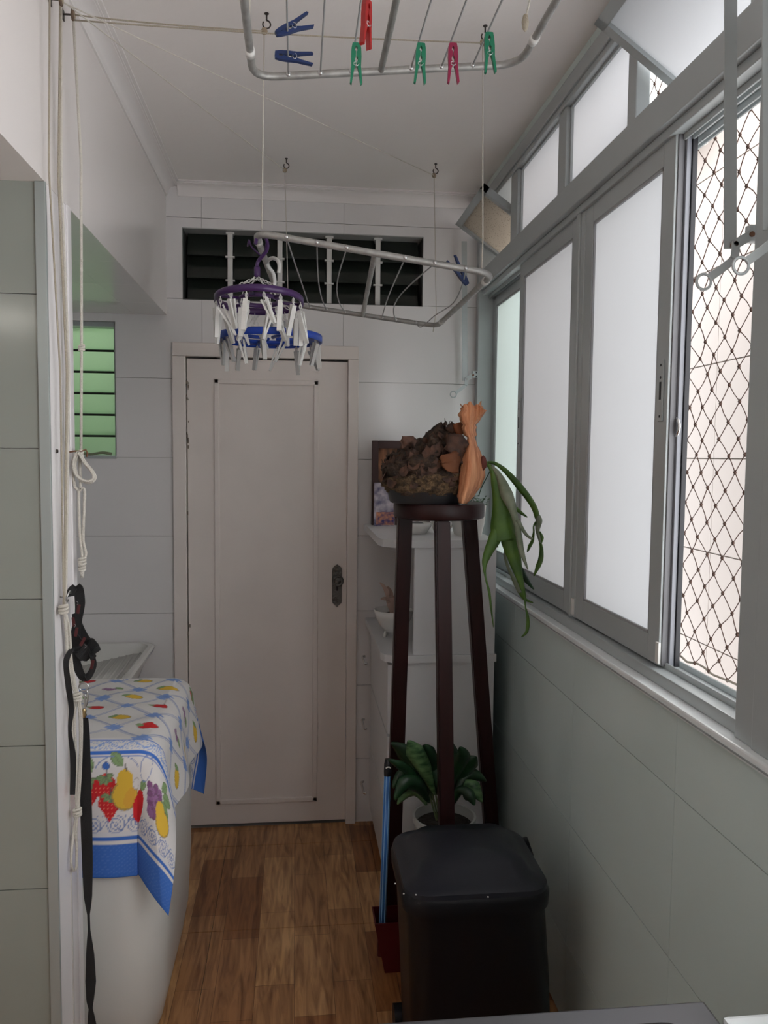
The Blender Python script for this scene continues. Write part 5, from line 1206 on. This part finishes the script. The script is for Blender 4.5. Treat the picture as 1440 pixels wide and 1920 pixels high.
bm = bm_new(); obox(bm, Vector((bcx-.03, by1-.03, bz+.022)), Vector((1, 0, 0)), Vector((0, 1, .1)).normalized(), Vector((0, -.1, 1)).normalized(), .022, .012, .001)
bm2 = bm_new(); tube(bm2, [Vector((bx1-.03, by1-.06, bz-.02)), Vector((bx1+.008, by1-.05, bz-.012)), Vector((bx1+.020, by1-.05, bz-.05)), Vector((bx1+.018, by1-.05, bz-.20)), Vector((bx1-.01, by1-.05, bz-.24))], .016, 10); obj('hinge', bm2, BINM, t, True); bm.free()
for sx in (-1, 1):
    bm = bm_new(); tube(bm, [(bcx+sx*(bhx-.030)-.016, by1-.05, .038), (bcx+sx*(bhx-.030)+.016, by1-.05, .038)], .038, 20); obj('wheel', bm, BINM, t, 'auto')
bm = bm_new(); box(bm, bcx-.06, bcx+.06, by0+.01, by0+.06, .008, .025, .005); obj('pedal', bm, BINM, t)
bm = bm_new(); rg4 = random.Random(2)
for (x, y) in ((741, 1655), (780, 1676), (818, 1658), (915, 1680), (757, 1674), (766, 1647)):
    p_ = P(x, y, Z=bz+.012); lathe(bm, [(.0025, 0), (.0015, .002), (0, .0022)], (p_.x, p_.y, bz+.009), 6)
o_ = obj('dust_speck', bm, WHITEP, t); o_['kind'] = 'stuff'

# ------------------------------------------------------------------ long-handled dustpan
dp = Vector((.30, 2.53, 0))
t = thing('dustpan', 'dark red long-handled dustpan with blue striped handle beside the bin', 'dustpan', dp)
hb = P(716, 1762, Y=2.50); ht = P(727, 1440, Y=2.54); dh = (ht-hb).normalized()
bm = bm_new(); tube(bm, [hb, ht-dh*.02], .0105, 14); hd = obj('handle', bm, BROOMB, t, True)
for k in range(6):
    a = k*PI/3+.3; s1_ = dh.orthogonal().normalized(); s2_ = dh.cross(s1_); off = (s1_*math.cos(a)+s2_*math.sin(a))*.0098
    bm = bm_new(); tube(bm, [hb+off, ht-dh*.025+off], .0016, 6); obj('stripe', bm, BROOMS, hd)
bm = bm_new(); tube(bm, [ht-dh*.025, ht-dh*.012, ht+dh*.012, ht+dh*.03], [.0118, .0125, .0125, .010], 14); obj('cap', bm, RUBBER, t, True)
bm = bm_new(); tube(bm, [Vector((ht.x+.008*math.cos(a), ht.y-.0135, ht.z+.006*math.sin(a)+.002)) for a in np.linspace(.3, 2.8, 8)], .0022, 6); obj('hang_loop', bm, WHITEP, t, True)
d0, d1 = P(702, 1745, Y=2.50).x, .352
bm = bm_new()
def pan(z, x0, x1, y0, y1): return [bm.verts.new(p) for p in ((x0, y0, z), (x1, y0, z), (x1, y1, z), (x0, y1, z))]
q0 = pan(.004, d0+.035, d1, 2.485, 2.585); q1 = pan(.175, d0, d1, 2.475, 2.575)
bm.faces.new(q0)
for a, b in ((0, 1), (1, 2), (2, 3), (3, 0)): bm.faces.new((q0[a], q0[b], q1[b], q1[a]))
obj('scoop', bm, BROOMR, t, False, sol=.006)
bm = bm_new(); tube(bm, [hb-dh*.05, hb+dh*.012], .0145, 12); obj('socket', bm, BROOMR, t, True)

# ------------------------------------------------------------------ stove corner at the camera's side
ST = .90
s0 = P(1320, 1876, Z=ST); e0 = P(860, 1919, Z=ST)
t = thing('stove', 'stainless steel stove top with a dark groove beside the white counter', 'stove', (.30, .72, 0))
sxr, syf = s0.x, s0.y
bm = bm_new(); box(bm, .02, sxr, .42, syf, ST-.022, ST, .004); tp = obj('steel_top', bm, STEELB, t)
gp = rrect((.02+sxr)/2, (.42+syf)/2, (sxr-.02)/2-.055, (syf-.42)/2-.045, .03, 5)
bm = bm_new(); tube(bm, [(x, y, ST+.001) for x, y in gp], .0045, 6, True); obj('dark_groove', bm, BLACK, tp, True)
bm = bm_new(); box(bm, .03, sxr-.008, .43, syf-.008, .08, ST-.022, .004); obj('body', bm, WHITEP, t)
for xx in (.15, .45):
    for yy in (.58, .88):
        bm = bm_new(); lathe(bm, [(.045, 0), (.045, .012), (.03, .018), (0, .018)], (xx, yy, ST), 20); obj('burner', bm, BINM, t, 'auto')
for xx in (.06, sxr-.04):
    for yy in (.46, syf-.04):
        bm = bm_new(); lathe(bm, [(.016, 0), (.016, .08)], (xx, yy, 0), 10); obj('foot', bm, RUBBER, t)
t = thing('counter', 'white counter between the stove and the tiled wall', 'counter', (.70, .6, 0))
wy = P(1430, 1898, Z=ST+.004).y
bm = bm_new(); box(bm, sxr+.006, XR-.003, .0, wy, ST-.03, ST+.004, .008); obj('worktop', bm, SILL, t)
bm = bm_new(); box(bm, sxr+.02, XR-.003, .02, wy-.02, 0, ST-.03); obj('base_unit', bm, CABW, t)
